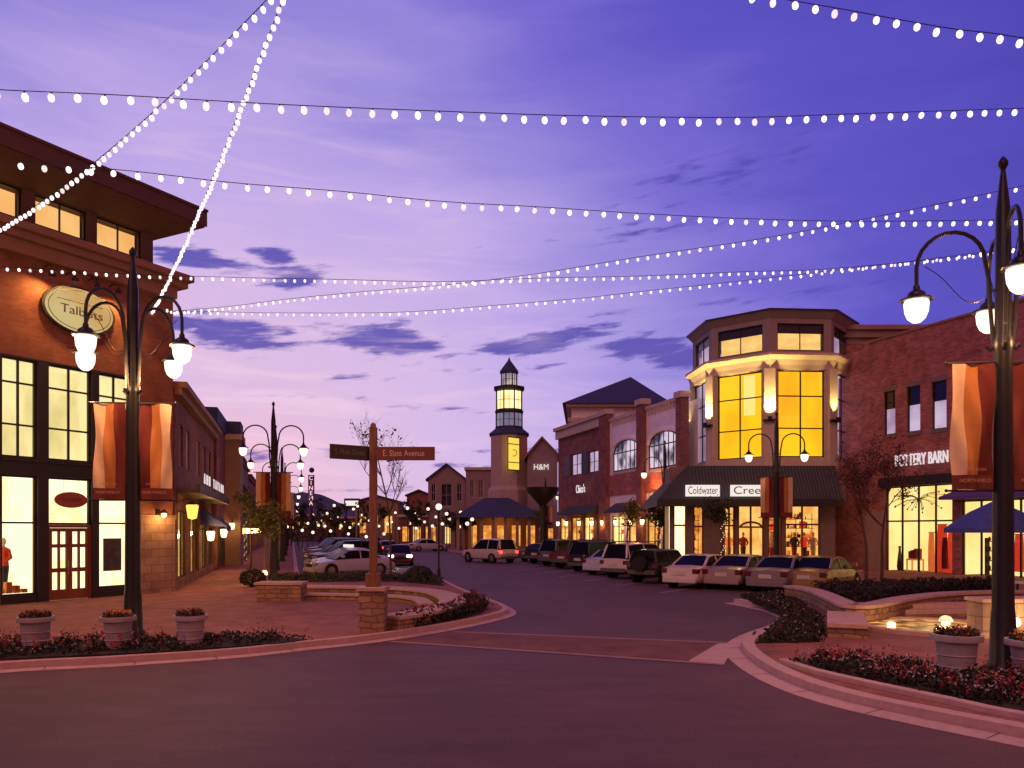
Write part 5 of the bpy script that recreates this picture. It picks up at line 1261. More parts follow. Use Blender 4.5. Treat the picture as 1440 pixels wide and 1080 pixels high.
    # lights, plates, bumpers, mirrors, handles
    for sg in (1, -1):
        t = MB(); t.box(-L2-.012, -L2+.25, sg*W2*.84-.16, sg*W2*.84+.10 if sg > 0 else sg*W2*.84+.16, bz-.06, bz+.14) if sg > 0 else t.box(-L2-.012, -L2+.25, sg*W2*.84-.10, sg*W2*.84+.16, bz-.06, bz+.14)
        t.build('taillight', E['tail'] if lights in ('tail', 'on') else mat('tail_plastic', (.10, .008, .01), .25, .2, 5), r, bevel=.02)
        t = MB(); t.box(L2-.22, L2+.012, sg*W2*.70-.18, sg*W2*.70+.18, bz-.12, bz+.04); t.build('headlight', E['head'] if lights in ('head',) else mat('lens', (.4, .4, .45), .1, .1, 5), r, bevel=.02)
        t = MB(); mx = cab[-2][0]+.45; mz = cab[-1][1]+.08; t.box(mx-.06, mx+.08, min(sg*(W2-.05), sg*(W2+.16)), max(sg*(W2-.05), sg*(W2+.16)), mz-.02, mz+.13); t.build('mirror', paint, r, bevel=.02)
        for hx in ([.15, -.85] if kind != 'jeep' else [-.2]):
            t = MB(); t.box(hx-.08, hx+.08, min(sg*W2*.985, sg*(W2*.985+.03)), max(sg*W2*.985, sg*(W2*.985+.03)), bz+.02, bz+.05); t.build('handle', paint, r)
    t = MB(); bm_ = paint if kind == 'sedan' else mat('bumper_grey', (.10, .09, .10), .5, .2, 4); t.box(-L2-.07, -L2+.10, -W2*.86, W2*.86, low+.06, low+.27); t.build('bumper', bm_, r, bevel=.04); t = MB(); t.box(L2-.10, L2+.07, -W2*.82, W2*.82, low+.04, low+.25); t.build('bumper', bm_, r, bevel=.04)
    t = MB(); t.box(-L2-.03, -L2-.015, -.26, .26, bz-.14, bz+.02); t.build('number_plate', M['plate'], r)
    t = MB(); t.box(L2+.0, L2+.03, -.45, .45, bz-.20, bz-.05); t.build('grille', M['dark'], r)
    if roofsign: t = MB(); t.box(-.15, .15, -.5, .5, zroof+.03, zroof+.2); t.build('roof_sign', E['white'], r, bevel=.03)
    if spare:
        t = MB(); n = 18; vs = []
        for xx in (-L2-.26, -L2-.02):
            for k in range(n): a = 2*math.pi*k/n; vs.append((xx, .36*math.cos(a), .92+.34*math.sin(a)))
        t.add(vs, [(k, (k+1) % n, n+(k+1) % n, n+k) for k in range(n)]+[tuple(range(n)), tuple(range(n, 2*n))]); t.build('spare_wheel', M['tyre'], r)
    if rack:
        t = MB()
        for sg in (1, -1): t.tube([(-1.7, sg*.62, zroof+.09), (.2, sg*.62, zroof+.07)], .025, 6)
        t.build('roof_rail', M['dark'], r)
    if kind == 'pickup':
        t = MB(); t.box(-2.5, -.95, -.72, .72, 1.088, 1.12); t.build('bed_cover', M['tyre'], r)
    return r
P_ = dict(white=carpaint('paint_white', (.60, .50, .50)), silver=carpaint('paint_silver', (.20, .16, .18)), blue=carpaint('paint_pale_blue', (.42, .44, .62)), black=carpaint('paint_black', (.02, .02, .025)),
          navy=carpaint('paint_navy', (.03, .035, .09)), gold=carpaint('paint_gold', (.28, .16, .05)), maroon=carpaint('paint_maroon', (.12, .03, .035)), grey=carpaint('paint_grey', (.12, .11, .12)), pinkw=carpaint('paint_beige', (.30, .21, .20)))
def place(car, rear=None, front=None, az=0, L_=4.7, xy=None):
    h = Vector((math.sin(R(az)), math.cos(R(az)), 0))
    if rear: c = Vector((rear[0], rear[1], 0))+h*L_/2
    elif front: c = Vector((front[0], front[1], 0))-h*L_/2
    else: c = Vector((xy[0], xy[1], 0))
    car.location = c; car.rotation_euler = (0, 0, math.atan2(h.y, h.x))
GR, GLf = 'cars parked nose in along the right kerb', 'cars parked along the left pavement'
def gx(px, Y): return (px-CX)/FL*Y
right_cars = [
 ('sedan', 'white', 'white sedan showing its boxy rear and number plate in the right parking row', (gx(955, 33.0), 33.0), {}),
 ('sedan', 'pinkw', 'beige sedan directly right of the white boxy sedan', (gx(1014, 32.2), 32.2), {}),
 ('sedan', 'silver', 'silver sedan between the beige and the gold sedan', (gx(1076, 30.8), 30.8), {}),
 ('sedan', 'gold', 'gold sedan nearest the right planting bed', (gx(1130, 30.4), 30.4), {}),
 ('jeep', 'black', 'black off road car with spare wheel on the back beside the white sport utility car', (gx(902, 36.2), 36.2), dict(spare=True)),
 ('suv', 'white', 'white sport utility car with dark windows in the right parking row', (gx(862, 39.8), 39.8), dict(rack=True)),
 ('sedan', 'blue', 'pale sedan mostly hidden left of the white sport utility car', (gx(836, 43), 43), {}),
 ('suv', 'black', 'black sport utility car in the middle of the right parking row', (gx(812, 46.4), 46.4), dict(rack=True)),
 ('pickup', 'maroon', 'maroon pickup truck in the right parking row', (gx(789, 49.8), 49.8), {}),
 ('suv', 'grey', 'grey sport utility car beyond the maroon pickup', (gx(768, 53.5), 53.5), {}),
 ('pickup', 'black', 'black pickup truck far down the right parking row', (gx(751, 57), 57), {}),
 ('sedan', 'grey', 'dark grey sedan at the far end of the right parking row', (gx(738, 61), 61), {}),
]
for k, pt, lb, rr, kw in right_cars:
    c = make_car(k, P_[pt], lb, GR, **kw); place(c, rear=rr, az={'suv': 48, 'jeep': 44}.get(k, 40), L_=SPEC[k]['L'])
left_cars = [
 ('sedan', 'blue', 'pale blue sedan nearest the stone seat wall in the left parking row', (-10.9, 42.0), {}),
 ('sedan', 'white', 'pale sedan with glowing roof sign second in the left parking row', (-11.8, 45.8), dict(roofsign=True)),
 ('suv', 'navy', 'navy sport utility car third in the left parking row', (-12.8, 49.4), {}),
 ('sedan', 'silver', 'silver sedan fourth in the left parking row', (-13.8, 53), {}),
 ('sedan', 'maroon', 'maroon sedan fifth in the left parking row', (-14.8, 56.8), dict(lights='tail')),
 ('suv', 'grey', 'grey sport utility car sixth in the left parking row', (-15.9, 60.5), {}),
 ('sedan', 'navy', 'navy sedan seventh in the left parking row', (-17.0, 64.5), {}),
 ('suv', 'maroon', 'maroon sport utility car eighth in the left parking row', (-18.2, 69), dict(lights='tail')),
 ('sedan', 'white', 'white sedan ninth in the left parking row', (-19.4, 74), {}),
]
for k, pt, lb, rr, kw in left_cars:
    c = make_car(k, P_[pt], lb, GLf, **kw); place(c, front=rr, az=236, L_=SPEC[k]['L'])
c = make_car('sedan', P_['maroon'], 'dark red sedan driving toward us with headlights on beside the parked row', 'moving cars', lights='head'); c.name = 'moving_car'; place(c, xy=(gx(560, 55), 56), az=172)
lamp((gx(563, 55), 52.5, .7), 60, (1, .75, .5), .1, 'SPOT', (gx(575, 45), 40, 0), 60)
c = make_car('suv', P_['white'], 'white sport utility car driving away with red tail lights lit in the roadway', 'moving cars', lights='tail'); c.name = 'moving_car'; place(c, xy=(gx(688, 60), 60), az=-40)
c = make_car('sedan', P_['navy'], 'far red lit sedan braking down the street', 'moving cars', lights='tail'); c.name = 'moving_car'; place(c, xy=(gx(545, 78), 78), az=-14)
c = make_car('sedan', P_['blue'], 'pale sedan far down the middle of the street', 'moving cars'); c.name = 'moving_car'; place(c, xy=(gx(600, 92), 92), az=60)
for i_, (px_, Y_, az_, lg_, pn_, lb_) in enumerate(((520, 84, 172, 'head', 'silver', 'far silver sedan with white headlights left of the braking car'), (500, 96, -12, 'tail', 'black', 'far black sedan with red tail lights near the box sign'), (482, 104, 170, 'head', 'grey', 'far grey sedan with headlights lit near the hills'), (528, 112, -10, 'tail', 'maroon', 'farthest red lit sedan down the street'))):
    c = make_car('sedan', P_[pn_], lb_, 'moving cars', lights=lg_); c.name = 'moving_car'; place(c, xy=(gx(px_, Y_), Y_), az=az_)

# ------------------------------------------------------------------ TREES AND PLANTS
def leafquad(mb, p, s, rd):
    a = Vector((rd.uniform(-1, 1), rd.uniform(-1, 1), rd.uniform(-1, 1))).normalized(); b = a.orthogonal().normalized()
    b = (b*math.cos(1)+a.cross(b)*math.sin(rd.uniform(0, 6)))
    if b.length < .1: b = a.orthogonal()
    b.normalize(); s1 = s*rd.uniform(.6, 1.2)
    mb.add([p-a*s1, p+b*s1*.45, p+a*s1, p-b*s1*.45], [(0, 1, 2, 3)])
def tree(label, x, y, h, seed, leafm=None, nl=900, leaf=.09, spread=1.5, trunkh=1.6, lights=0, name='street_tree', group='young street trees', depth=4, r0=.07, wisp=1.0, base=SW):
    rd = random.Random(seed); r = thing(name, label, 'tree', (x, y, base), group); t = MB(); tips = []
    def branch(p, d, l, rad, lev):
        pts = [p]; q = p.copy(); dd = d.copy(); n = 4
        for i in range(n):
            dd = (dd+Vector((rd.uniform(-.16, .16), rd.uniform(-.16, .16), rd.uniform(-.02, .16)))).normalized(); q = q+dd*l/n; pts.append(q.copy())
        t.tube(pts, [rad*(1-.55*i/n) for i in range(n+1)], 6 if lev < 2 else 4)
        for a in pts[1:]: tips.append((a, lev))
        if lev >= depth: return
        for k in range(rd.choice([3, 4]) if lev else 6):
            f = rd.uniform(.3, 1) if lev else rd.uniform(.25, .95); b = pts[min(n, max(1, int(f*n)))]
            an = rd.uniform(0, 6.28); up = rd.uniform(.5, 1.0)
            nd = (dd*.7+Vector((math.cos(an)*wisp, math.sin(an)*wisp, up*.5))).normalized(); branch(b, nd, l*rd.uniform(.45, .66)*(spread/1.5 if lev == 0 else 1), rad*.5, lev+1)
    b0 = Vector((x, y, base))
    top = b0+Vector((rd.uniform(-.05, .05), rd.uniform(-.05, .05), trunkh)); t.tube([b0, b0.lerp(top, .5)+Vector((.02, .02, 0)), top], [r0*1.2, r0, r0*.9], 8)
    branch(top, Vector((0, 0, 1)), (h-trunkh)*.72, r0*.85, 0)
    t.build('trunk', M['bark'], r)
    if leafm:
        c = MB(); tp = [a for a, l in tips if l >= 1]
        cl = [rd.choice(tp) for _ in range(max(1, nl//9))]
        for q in cl:
            for _ in range(9): leafquad(c, q+Vector((rd.gauss(0, .16), rd.gauss(0, .16), rd.gauss(0, .15))), leaf, rd)
        c.build('crown', leafm, r)
    if lights:
        c = MB(); 
        for k in range(lights):
            z = base+.1+(trunkh+.8)*k/lights; a = k*1.1; c.ball((x+.09*math.cos(a), y+.09*math.sin(a), z), .022, 5, 4)
        c.build('wrapped_lights', E['globefar'], r)
    return r
p = WP(549, 0, 37.5); tree('bare young tree rising behind the wooden signpost', p.x, 37.5, 7.3, 3, M['leafd'], 160, .10, 1.7, 2.2, r0=.06, wisp=.8)
p = WP(368, 0, 34.5); tree('olive leaved tree beside the left lamp post with small lights at its foot', p.x, 34.8, 4.2, 5, M['leafg'], 1700, .09, 1.4, 1.2, r0=.06)
p = WP(352, 0, 46); tree('olive tree farther along the left pavement', p.x, 46, 4.6, 6, M['leafg'], 900, .12, 1.5, 1.3)
p = WP(345, 0, 60); tree('tall light wrapped tree on the left pavement', p.x, 60, 6.5, 7, M['leafg'], 700, .14, 1.2, 2.2, lights=30)
p = WP(1016, 0, 42.5); tree('slim green tree standing before the white name boards', p.x, 42.5, 5.0, 8, M['leafd'], 1300, .10, 1.1, 2.0, lights=24)
p = WP(1218, 0, 33.5); tree('reddish twiggy tree in front of the red brick store', p.x, 33.5, 6.2, 9, M['leafr'], 1300, .075, 1.5, 1.7, wisp=.9)
p = WP(1240, 0, 36.5); tree('second reddish twiggy tree by the first yellow shop window', p.x, 36.5, 6.2, 10, M['leafr'], 900, .075, 1.8, 1.7, wisp=1.2)
for px, Y, sd, lb in ((882, 55, 12, 'leafy small tree in front of the smaller arched window shop'), (800, 73, 13, 'small tree in front of the shuttered brick shop'), (760, 84, 14, 'small tree near the bowl topped column'), (925, 50, 15, 'small tree left of the corner shop awning')):
    p = WP(px, 0, Y); tree(lb, p.x, Y, 4.6, sd, M['leafg'], 700, .13, 1.3, 1.8, lights=16)
for i, (px, Y, h) in enumerate(((576, 105, 6.5), (590, 120, 7), (640, 100, 5), (530, 125, 7), (475, 110, 6), (455, 130, 8), (420, 100, 6), (505, 140, 8), (655, 90, 4.5))):
    p = WP(px, 0, Y); tree(['dark distant tree left of the low far shop', 'dark distant tree between the far buildings', 'small dark tree before the pavilion', 'dark tree in front of the tan hall', 'dark tree far behind the left parked cars', 'tall dark tree before the hills', 'dark tree behind the left lamp posts', 'tall dark tree beside the box sign', 'low dark tree at the left end of the pavilion'][i], p.x, Y, h, 20+i, M['leafd'], 500, .26, 1.6, 1.6, group='distant trees', depth=3, base=0)
# far row of foliage closing the street
rdf = random.Random(4); t = MB()
for k in range(5200):
    px = rdf.uniform(395, 665); Y = rdf.uniform(150, 200); hh = 3.2+2.2*math.sin(px*.09)+1.5*math.sin(px*.31+1)
    q = WP(px, 0, Y); leafquad(t, Vector((q.x, Y, max(.2, rdf.uniform(0, 1)**.6*hh))), .55, rdf)
tag(t.build('far_woods', M['leafd']), 'dark mass of far trees closing the end of the street', 'trees', None, 'stuff')

def bedfill(name, label, poly, h, seed, n, leafm, flowers=(), base=SW, spike=0, lsize=.05):
    """leafy bed over a polygon of ground points, with spikes and petals"""
    rd = random.Random(seed); xs = [p[0] for p in poly]; ys = [p[1] for p in poly]
    def inside(x, y):
        c = False; j = len(poly)-1
        for i in range(len(poly)):
            a, b = poly[i], poly[j]
            if (a[1] > y) != (b[1] > y) and x < (b[0]-a[0])*(y-a[1])/(b[1]-a[1])+a[0]: c = not c
            j = i
        return c
    def rp():
        while True:
            x, y = rd.uniform(min(xs), max(xs)), rd.uniform(min(ys), max(ys))
            if inside(x, y): return x, y
    t = MB()
    clumps = [(*rp(), rd.uniform(.5, 1.1)) for _ in range(n//22)]
    for x, y, s in clumps:
        for _ in range(22):
            hh = h*s*rd.random()**.7; leafquad(t, Vector((x+rd.gauss(0, .08), y+rd.gauss(0, .08), base+.02+hh)), lsize, rd)
    tag(t.build(name, leafm), label, 'flower bed', None, 'stuff')
    for k, (fm, cnt, z0, z1, sz, lb) in enumerate(flowers):
        t = MB()
        for _ in range(cnt):
            x, y = rp(); s = rd.uniform(z0, z1)
            if spike and k == 0:
                hh = spike*rd.uniform(.6, 1.15)
                for j in range(9): leafquad(t, Vector((x+rd.gauss(0, .022), y+rd.gauss(0, .022), base+hh*(.45+.55*j/8))), sz*(1.2-.08*j), rd)
            else:
                for j in range(5): leafquad(t, Vector((x+rd.gauss(0, .016), y+rd.gauss(0, .016), base+s+rd.uniform(-.01, .02))), sz, rd)
        tag(t.build('flowers', fm), lb, 'flowers', None, 'stuff')
def gpoly(pts, z=SW): return [(GP(px, py, z).x, GP(px, py, z).y) for px, py in pts]
def soilbed(poly, edge=True, sg=1):
    t = MB(); t.prism(poly, SW-.02, SW+.035, bottom=False); struct(t.build('bed_soil', M['soil']))
bL = gpoly([(-300, 946), (-300, 912), (0, 904), (140, 901), (300, 897), (380, 896), (432, 901), (400, 906), (330, 911), (200, 920), (0, 929)])
soilbed(bL); bedfill('flower_bed', 'dark leafy flower bed along the left kerb under the lamp post', bL, .16, 1, 9000, M['leafdd'],
 [(M['flr'], 170, .2, .3, .035, 'small dark red spiky flowers in the left kerb bed'), (M['flw'], 240, .13, .20, .015, 'tiny white flowers in the left kerb bed')], spike=.42, lsize=.045)
bR = gpoly([(1112, 934), (1180, 930), (1260, 941), (1330, 953), (1440, 962), (1800, 985), (1800, 1058), (1440, 1004), (1330, 982), (1220, 959), (1150, 944)])
soilbed(bR); bedfill('flower_bed', 'dark leafy flower bed curving round the right lamp post', bR, .23, 2, 13000, M['leafdd'],
 [(M['flr'], 240, .2, .34, .042, 'dark red flowers across the back of the right kerb bed'), (M['flw'], 520, .17, .27, .019, 'small white flowers along the front of the right kerb bed')], spike=.38, lsize=.05)
pth = catmull([GP(px, py, SW) for px, py in [(1100, 932), (1145, 947), (1217, 964), (1330, 988), (1440, 1011), (1800, 1067)]], 6)
k = MB(); pth = [Vector((p.x, p.y, 0)) for p in pth]; strip(k, pth, -.07, .10, SW-.05, SW+.08); struct(k.build('bed_edging', M['concrete'], bevel=.015))
b3_ = gpoly([(1062, 905), (1085, 893), (1105, 875), (1098, 862), (1060, 848), (1045, 842), (1100, 836), (1125, 850), (1150, 872), (1152, 903)])
soilbed(b3_); bedfill('shrub_bed', 'low dark red shrubs between the right kerb and the stone walls', b3_, .16, 3, 8000, M['leafdd'],
 [(M['leafr'], 300, .05, .2, .045, 'reddish leaves among the shrubs by the right stone walls'), (M['flw'], 90, .1, .22, .02, 'pale flowers at the foot of the stone bench')], lsize=.07)
b4 = gpoly([(552, 884), (600, 871), (640, 861), (652, 850), (665, 845), (684, 855), (676, 863), (640, 872), (595, 881)])
soilbed(b4); bedfill('shrub_bed', 'red tinged shrubs between the curved seat wall and the left kerb tip', b4, .30, 4, 6000, M['leafdd'],
 [(M['leafr'], 200, .2, .42, .05, 'reddish leaves in the left island bed'), (M['flw'], 60, .1, .2, .018, 'pale flowers in the left island bed')], lsize=.06)
b5 = gpoly([(380, 820), (470, 818), (560, 818), (625, 824), (600, 813), (440, 813), (385, 815)])
soilbed(b5); bedfill('shrub_bed', 'low clipped shrubs behind the stone seat wall in front of the left cars', b5, .32, 5, 5000, M['leafd'], [(M['leafr'], 120, .2, .36, .05, 'red tips on the low shrubs behind the seat wall')], lsize=.07)
b6 = gpoly([(1130, 828), (1250, 828), (1400, 824), (1400, 833), (1300, 838), (1220, 850), (1185, 845)])
bedfill('shrub_bed', 'dark hedge of shrubs along the foot of the red brick store', b6, .40, 6, 12000, M['leafdd'], [(M['leafr'], 160, .2, .45, .06, 'reddish leaves in the dark hedge by the brick store')], lsize=.08)
for i, (px, Y, s_, lb) in enumerate(((590, 35.5, 1.0, 'round dark clipped shrub at the tip of the left island'), (355, 32.5, .9, 'round dark shrub with a small light beside the left pavement'))):
    p = WP(px, 0, Y); r = thing('round_shrub', lb, 'shrub', (p.x, Y, SW)); t = MB(); rd = random.Random(i)
    for _ in range(1400):
        d_ = Vector((rd.gauss(0, 1), rd.gauss(0, 1), rd.gauss(0, 1))).normalized()*rd.uniform(.6, 1)**.5; leafquad(t, Vector((p.x+d_.x*.6*s_, Y+d_.y*.5, SW+.38+d_.z*.36)), .07, rd)
    t.build('crown', M['leafd'], r)
    t = MB(); t.tube([(p.x, Y, SW), (p.x, Y, SW+.4)], .05, 6); t.build('stem', M['bark'], r)
gl = thing('garden_spotlight', 'small bright garden light at the foot of the olive tree', 'garden light', WP(372, 745, 33.8)); p = WP(372, 0, 33.8)
t = MB(); t.lathe([(.05, SW), (.06, .45)], (p.x, 33.8, 0), 8); t.build('stake', M['dark'], gl); t = MB(); t.ball((p.x, 33.8, .62), .13, 8, 6); t.build('lens', E['warm'], gl)
lamp((p.x, 33.5, .9), 50, (1, .7, .2), .1)

# ------------------------------------------------------------------ PLANTERS
def planter(px, Y, rr, h, flm, label, flz=.12, seed=1):
    p = WP(px, 0, Y); c = (p.x, Y, SW); r = thing('planter', label, 'planter', c, 'round grey planters')
    t = MB(); t.lathe([(rr*.62, 0), (rr*.64, .03), (rr*.80, h*.82), (rr*.82, h*.84), (rr, h*.86), (rr*1.02, h*.93), (rr, h), (rr*.9, h), (rr*.88, h-.06), (.01, h-.06)], c, 32)
    for z in (.28, .34, .52, .58): pass
    t.build('pot', M['pot'], r, smooth=True)
    t = MB()
    for f in (.30, .55): rad = rr*(.64+.16*f/.82*1.0)+.006; t.lathe([(rad, h*f-.014), (rad+.012, h*f), (rad, h*f+.014)], c, 32)
    t.build('moulding', M['pot'], r, smooth=True)
    rd = random.Random(seed); t = MB()
    for _ in range(420): a = rd.uniform(0, 6.28); q = rr*.82*rd.random()**.5; leafquad(t, Vector((c[0]+q*math.cos(a), c[1]+q*math.sin(a), SW+h-.04+rd.random()*flz)), .045, rd)
    t.build('foliage', M['leafd'], r)['kind'] = 'stuff'; t = MB()
    for _ in range(150): a = rd.uniform(0, 6.28); q = rr*.8*rd.random()**.5; leafquad(t, Vector((c[0]+q*math.cos(a), c[1]+q*math.sin(a), SW+h-.0+rd.random()*flz)), .035, rd)
    t.build('blooms', flm, r)['kind'] = 'stuff'
planter(50, 15.4, .33, .66, M['flr'], 'grey round planter with dark red flowers, leftmost in the photo', seed=1)
planter(166, 15.5, .33, .66, M['flo'], 'grey round planter with orange flowers partly behind the left lamp post', seed=2)
planter(268, 15.7, .33, .66, M['flr'], 'grey round planter with dark flowers right of the left lamp post', seed=3)
planter(1345, 12.4, .375, .72, M['flr'], 'grey round planter with red flowers by the fountain, left of the right lamp post', seed=4)
planter(1452, 12.2, .375, .66, M['flo'], 'grey round planter with orange flowers cut by the right picture edge', seed=5)

# ------------------------------------------------------------------ SIGNPOST
yp = 18.4; p = WP(525, 0, yp)
sp = thing('signpost', 'tall timber street signpost on a rubble stone pillar', 'signpost', (p.x, yp, SW))
px_, w_ = p.x, .29
t = MB(); t.box(px_-w_, px_+w_, yp-w_, yp+w_, SW-.05, SW+.94); t.build('stone_pillar', M['rubble'], sp)
t = MB(); t.box(px_-w_-.05, px_+w_+.05, yp-w_-.05, yp+w_+.05, SW+.942, SW+1.04); t.build('pillar_cap', M['cap'], sp, bevel=.015)
t = MB(); t.box(px_-.16, px_+.16, yp-.16, yp+.16, SW+1.042, SW+1.36); t.build('plinth', M['postwood'], sp, bevel=.02)
zt_ = EYE+(HY-604)/FL*yp
t = MB(); t.box(px_-.085, px_+.085, yp-.085, yp+.085, SW+1.362, zt_); t.build('post', M['postwood'], sp, bevel=.012)
t = MB(); t.lathe([(.12, zt_), (.12, zt_+.04), (.09, zt_+.06), (.07, zt_+.13), (.001, zt_+.17)], (px_, yp, 0), 4, R(45)); t.build('post_cap', M['postwood'], sp)
zr0, zr1 = EYE+(HY-648)/FL*yp, EYE+(HY-629)/FL*yp
x1_ = WP(611, 0, yp-.2).x
t = MB(); t.box(px_+.09, x1_, yp-.13, yp-.09, zr0, zr1); b_ = t.build('street_board', M['signbrown'], sp, bevel=.006)
lettering('E. Slate Avenue', .20, M['signw'], b_, ((px_+.12+x1_)/2-.06, yp-.135, (zr0+zr1)/2), (1, 0, 0), extrude=.004, width=(x1_-px_)*.66)
dl_ = Vector((-.80, -.60, 0)); st_ = Vector((px_-.09, yp-.02, 0)); n_ = Vector((.60, -.80, 0)); Lb = .98
a = st_; b = st_+dl_*Lb
t = MB(); lo, hi = zr0+.0, zr1+.02
t.hexa([(b.x, b.y, lo), (a.x, a.y, lo), (a.x-n_.x*.04, a.y-n_.y*.04, lo), (b.x-n_.x*.04, b.y-n_.y*.04, lo), (b.x, b.y, hi), (a.x, a.y, hi), (a.x-n_.x*.04, a.y-n_.y*.04, hi), (b.x-n_.x*.04, b.y-n_.y*.04, hi)])
b_ = t.build('street_board', M['signdark'], sp, bevel=.006); b_['label'] = 'darker board pointing left'
lettering('S. Main Street', .17, M['signg'], b_, a.lerp(b, .5)+n_*.006+Vector((0, 0, (lo+hi)/2)), -dl_, extrude=.004, width=Lb*.78)
lamp((px_+.4, yp-1.2, .35), 9, (1, .42, .12), .05, 'SPOT', (px_, yp, 3.2), 50)

# ------------------------------------------------------------------ STONE SEAT WALLS
def seatwall(name, label, pts, ztop, width, cap_w=None, px_pts=True, base=SW):
    path = catmull([GP(px, py, ztop) for px, py in pts], 6); path = [Vector((q.x, q.y, 0)) for q in path]
    r = thing(name, label, 'stone wall', path[len(path)//2]); cw = cap_w or width+.10
    t = MB(); strip(t, path, -width/2, width/2, base-.05, ztop-.085); t.build('wall', M['rubble'], r)
    t = MB(); strip(t, path, -cw/2, cw/2, ztop-.083, ztop); t.build('coping', M['cap'], r, bevel=.015); return path
seatwall('seat_wall', 'curved stone seat wall with broad pale coping behind the signpost', [(368, 824), (450, 823.5), (540, 825), (600, 829), (632, 838), (634, 848), (608, 856), (575, 862), (546, 866)], .44, .62, .78)
seatwall('low_step_wall', 'lower inner stone step following the seat wall behind the signpost', [(372, 835), (450, 834), (540, 836), (585, 840), (600, 848)], .33, .35)
t_ = thing('stone_block', 'square stone block at the left end of the seat wall', 'stone block', GP(400, 820, .6)); q = GP(396, 818, .75)
t = MB(); t.box(q.x-.75, q.x+.75, q.y-.4, q.y+.4, SW, .66); t.build('block', M['rubble'], t_); t = MB(); t.box(q.x-.8, q.x+.8, q.y-.45, q.y+.45, .662, .75); t.build('coping', M['cap'], t_, bevel=.015)
seatwall('garden_wall', 'long winding stone garden wall below the yellow shop windows', [(1112, 823), (1145, 829), (1180, 843), (1198, 850), (1230, 848), (1270, 840), (1320, 834), (1380, 831), (1500, 829)], .62, .45)
# stone bench and fountain steps
def slab(name, label, c, sx, sy, z0, z1, rot, cat='bench'):
    r = thing(name, label, cat, (c[0], c[1], z0)); co, si = math.cos(rot), math.sin(rot)
    def ring(k): return [(c[0]+x*co-y*si, c[1]+x*si+y*co) for x, y in ((-sx*k, -sy*k), (sx*k, -sy*k), (sx*k, sy*k), (-sx*k, sy*k))]
    t = MB(); t.prism(ring(.96), z0, z1-.122); t.build('base', M['rubble'], r); t = MB(); t.prism(ring(1), z1-.12, z1); t.build('seat_slab', M['cap'], r, bevel=.02)
q = GP(1195, 877, .42); slab('stone_bench', 'thick stone bench block in front of the winding garden wall', (q.x+.35, q.y+1.0), .42, 1.35, SW, .46, R(-22))
for k, (px, py, z, sx, rt) in enumerate(((1300, 852, .38, 2.6, 4), (1330, 860, .26, 2.9, 4))):
    q = GP(px, py, z); slab('stone_step', ['upper long stone step behind the lit fountain basin', 'lower long stone step behind the lit fountain basin'][k], (q.x, q.y+.2), sx, .3, SW, z+.06, R(rt), 'step')
# fountain
q = GP(1312, 884, SW); fcx, fcy = q.x, q.y
fo = thing('fountain', 'shallow round fountain basin with lamps and an amber glow painted into the water', 'fountain', (fcx, fcy, SW))
t = MB(); t.lathe([(1.75, 0), (1.75, .10), (1.5, .10), (1.5, .02)], (fcx, fcy, SW), 40); t.build('basin', M['cap'], fo, smooth=True)
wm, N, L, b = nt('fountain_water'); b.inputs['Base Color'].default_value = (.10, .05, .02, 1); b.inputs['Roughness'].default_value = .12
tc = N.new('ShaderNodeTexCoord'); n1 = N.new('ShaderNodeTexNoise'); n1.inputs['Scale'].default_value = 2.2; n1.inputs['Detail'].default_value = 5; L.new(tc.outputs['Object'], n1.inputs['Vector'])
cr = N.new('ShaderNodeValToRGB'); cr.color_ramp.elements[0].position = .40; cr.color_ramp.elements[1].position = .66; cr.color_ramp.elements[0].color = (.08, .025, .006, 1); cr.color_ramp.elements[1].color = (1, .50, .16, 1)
L.new(n1.outputs['Fac'], cr.inputs['Fac']); L.new(cr.outputs['Color'], b.inputs['Emission Color']); b.inputs['Emission Strength'].default_value = .8  # amber glow of the lamps painted into the water as emission
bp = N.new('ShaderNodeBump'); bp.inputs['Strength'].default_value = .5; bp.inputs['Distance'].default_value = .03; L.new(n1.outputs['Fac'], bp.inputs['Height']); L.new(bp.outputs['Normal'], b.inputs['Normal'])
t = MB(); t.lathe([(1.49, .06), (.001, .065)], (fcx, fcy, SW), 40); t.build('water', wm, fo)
for i, (px, py) in enumerate(((.42, .2), (-.95, .1), (-.25, -.8))):
    q = Vector((fcx+px, fcy+py, SW+.0)); t = MB(); t.lathe([(.09, .0), (.1, .05), (.04, .08), (.001, .09)], (q.x, q.y, SW+.07), 12); t.build('underwater_lamp', E['warm'], fo)
    if i == 0:
        t = MB(); rdj = random.Random(1)
        t.lathe([(.16, 0), (.15, .05), (.12, .10), (.08, .13), (.001, .15)], (q.x, q.y, SW+.15), 14)
        t.build('bubbling_water', emit('lit_spray', (1, .80, .5), 1.4, (.9, .5, .2), 9, sample=False), fo, smooth='all')  # mound glows by its own colour, standing for lamp light in the water
    lamp((q.x, q.y, SW+.45), 18 if i == 0 else 6, (1, .60, .25), .05, parent=fo)
q = GP(1395, 897, SW)
pl = thing('fountain_pillar', 'low pale stone pillar with a bright lamp beside the fountain', 'pillar', (q.x, q.y, SW))
t = MB(); t.box(q.x-.2, q.x+1.1, q.y, q.y+.6, SW, SW+.78); t.build('block', M['stone'], pl); t = MB(); t.box(q.x-.24, q.x+1.14, q.y-.04, q.y+.64, SW+.782, SW+.86); t.build('coping', M['cap'], pl, bevel=.01)
q2 = WP(1428, 875, q.y-.15); t = MB(); t.ball(q2, .11, 10, 6); t.build('lamp_shade', E['warm'], pl, smooth=True); lamp(q2+Vector((0, -.25, .1)), 26, (1, .66, .3), .08, parent=pl)
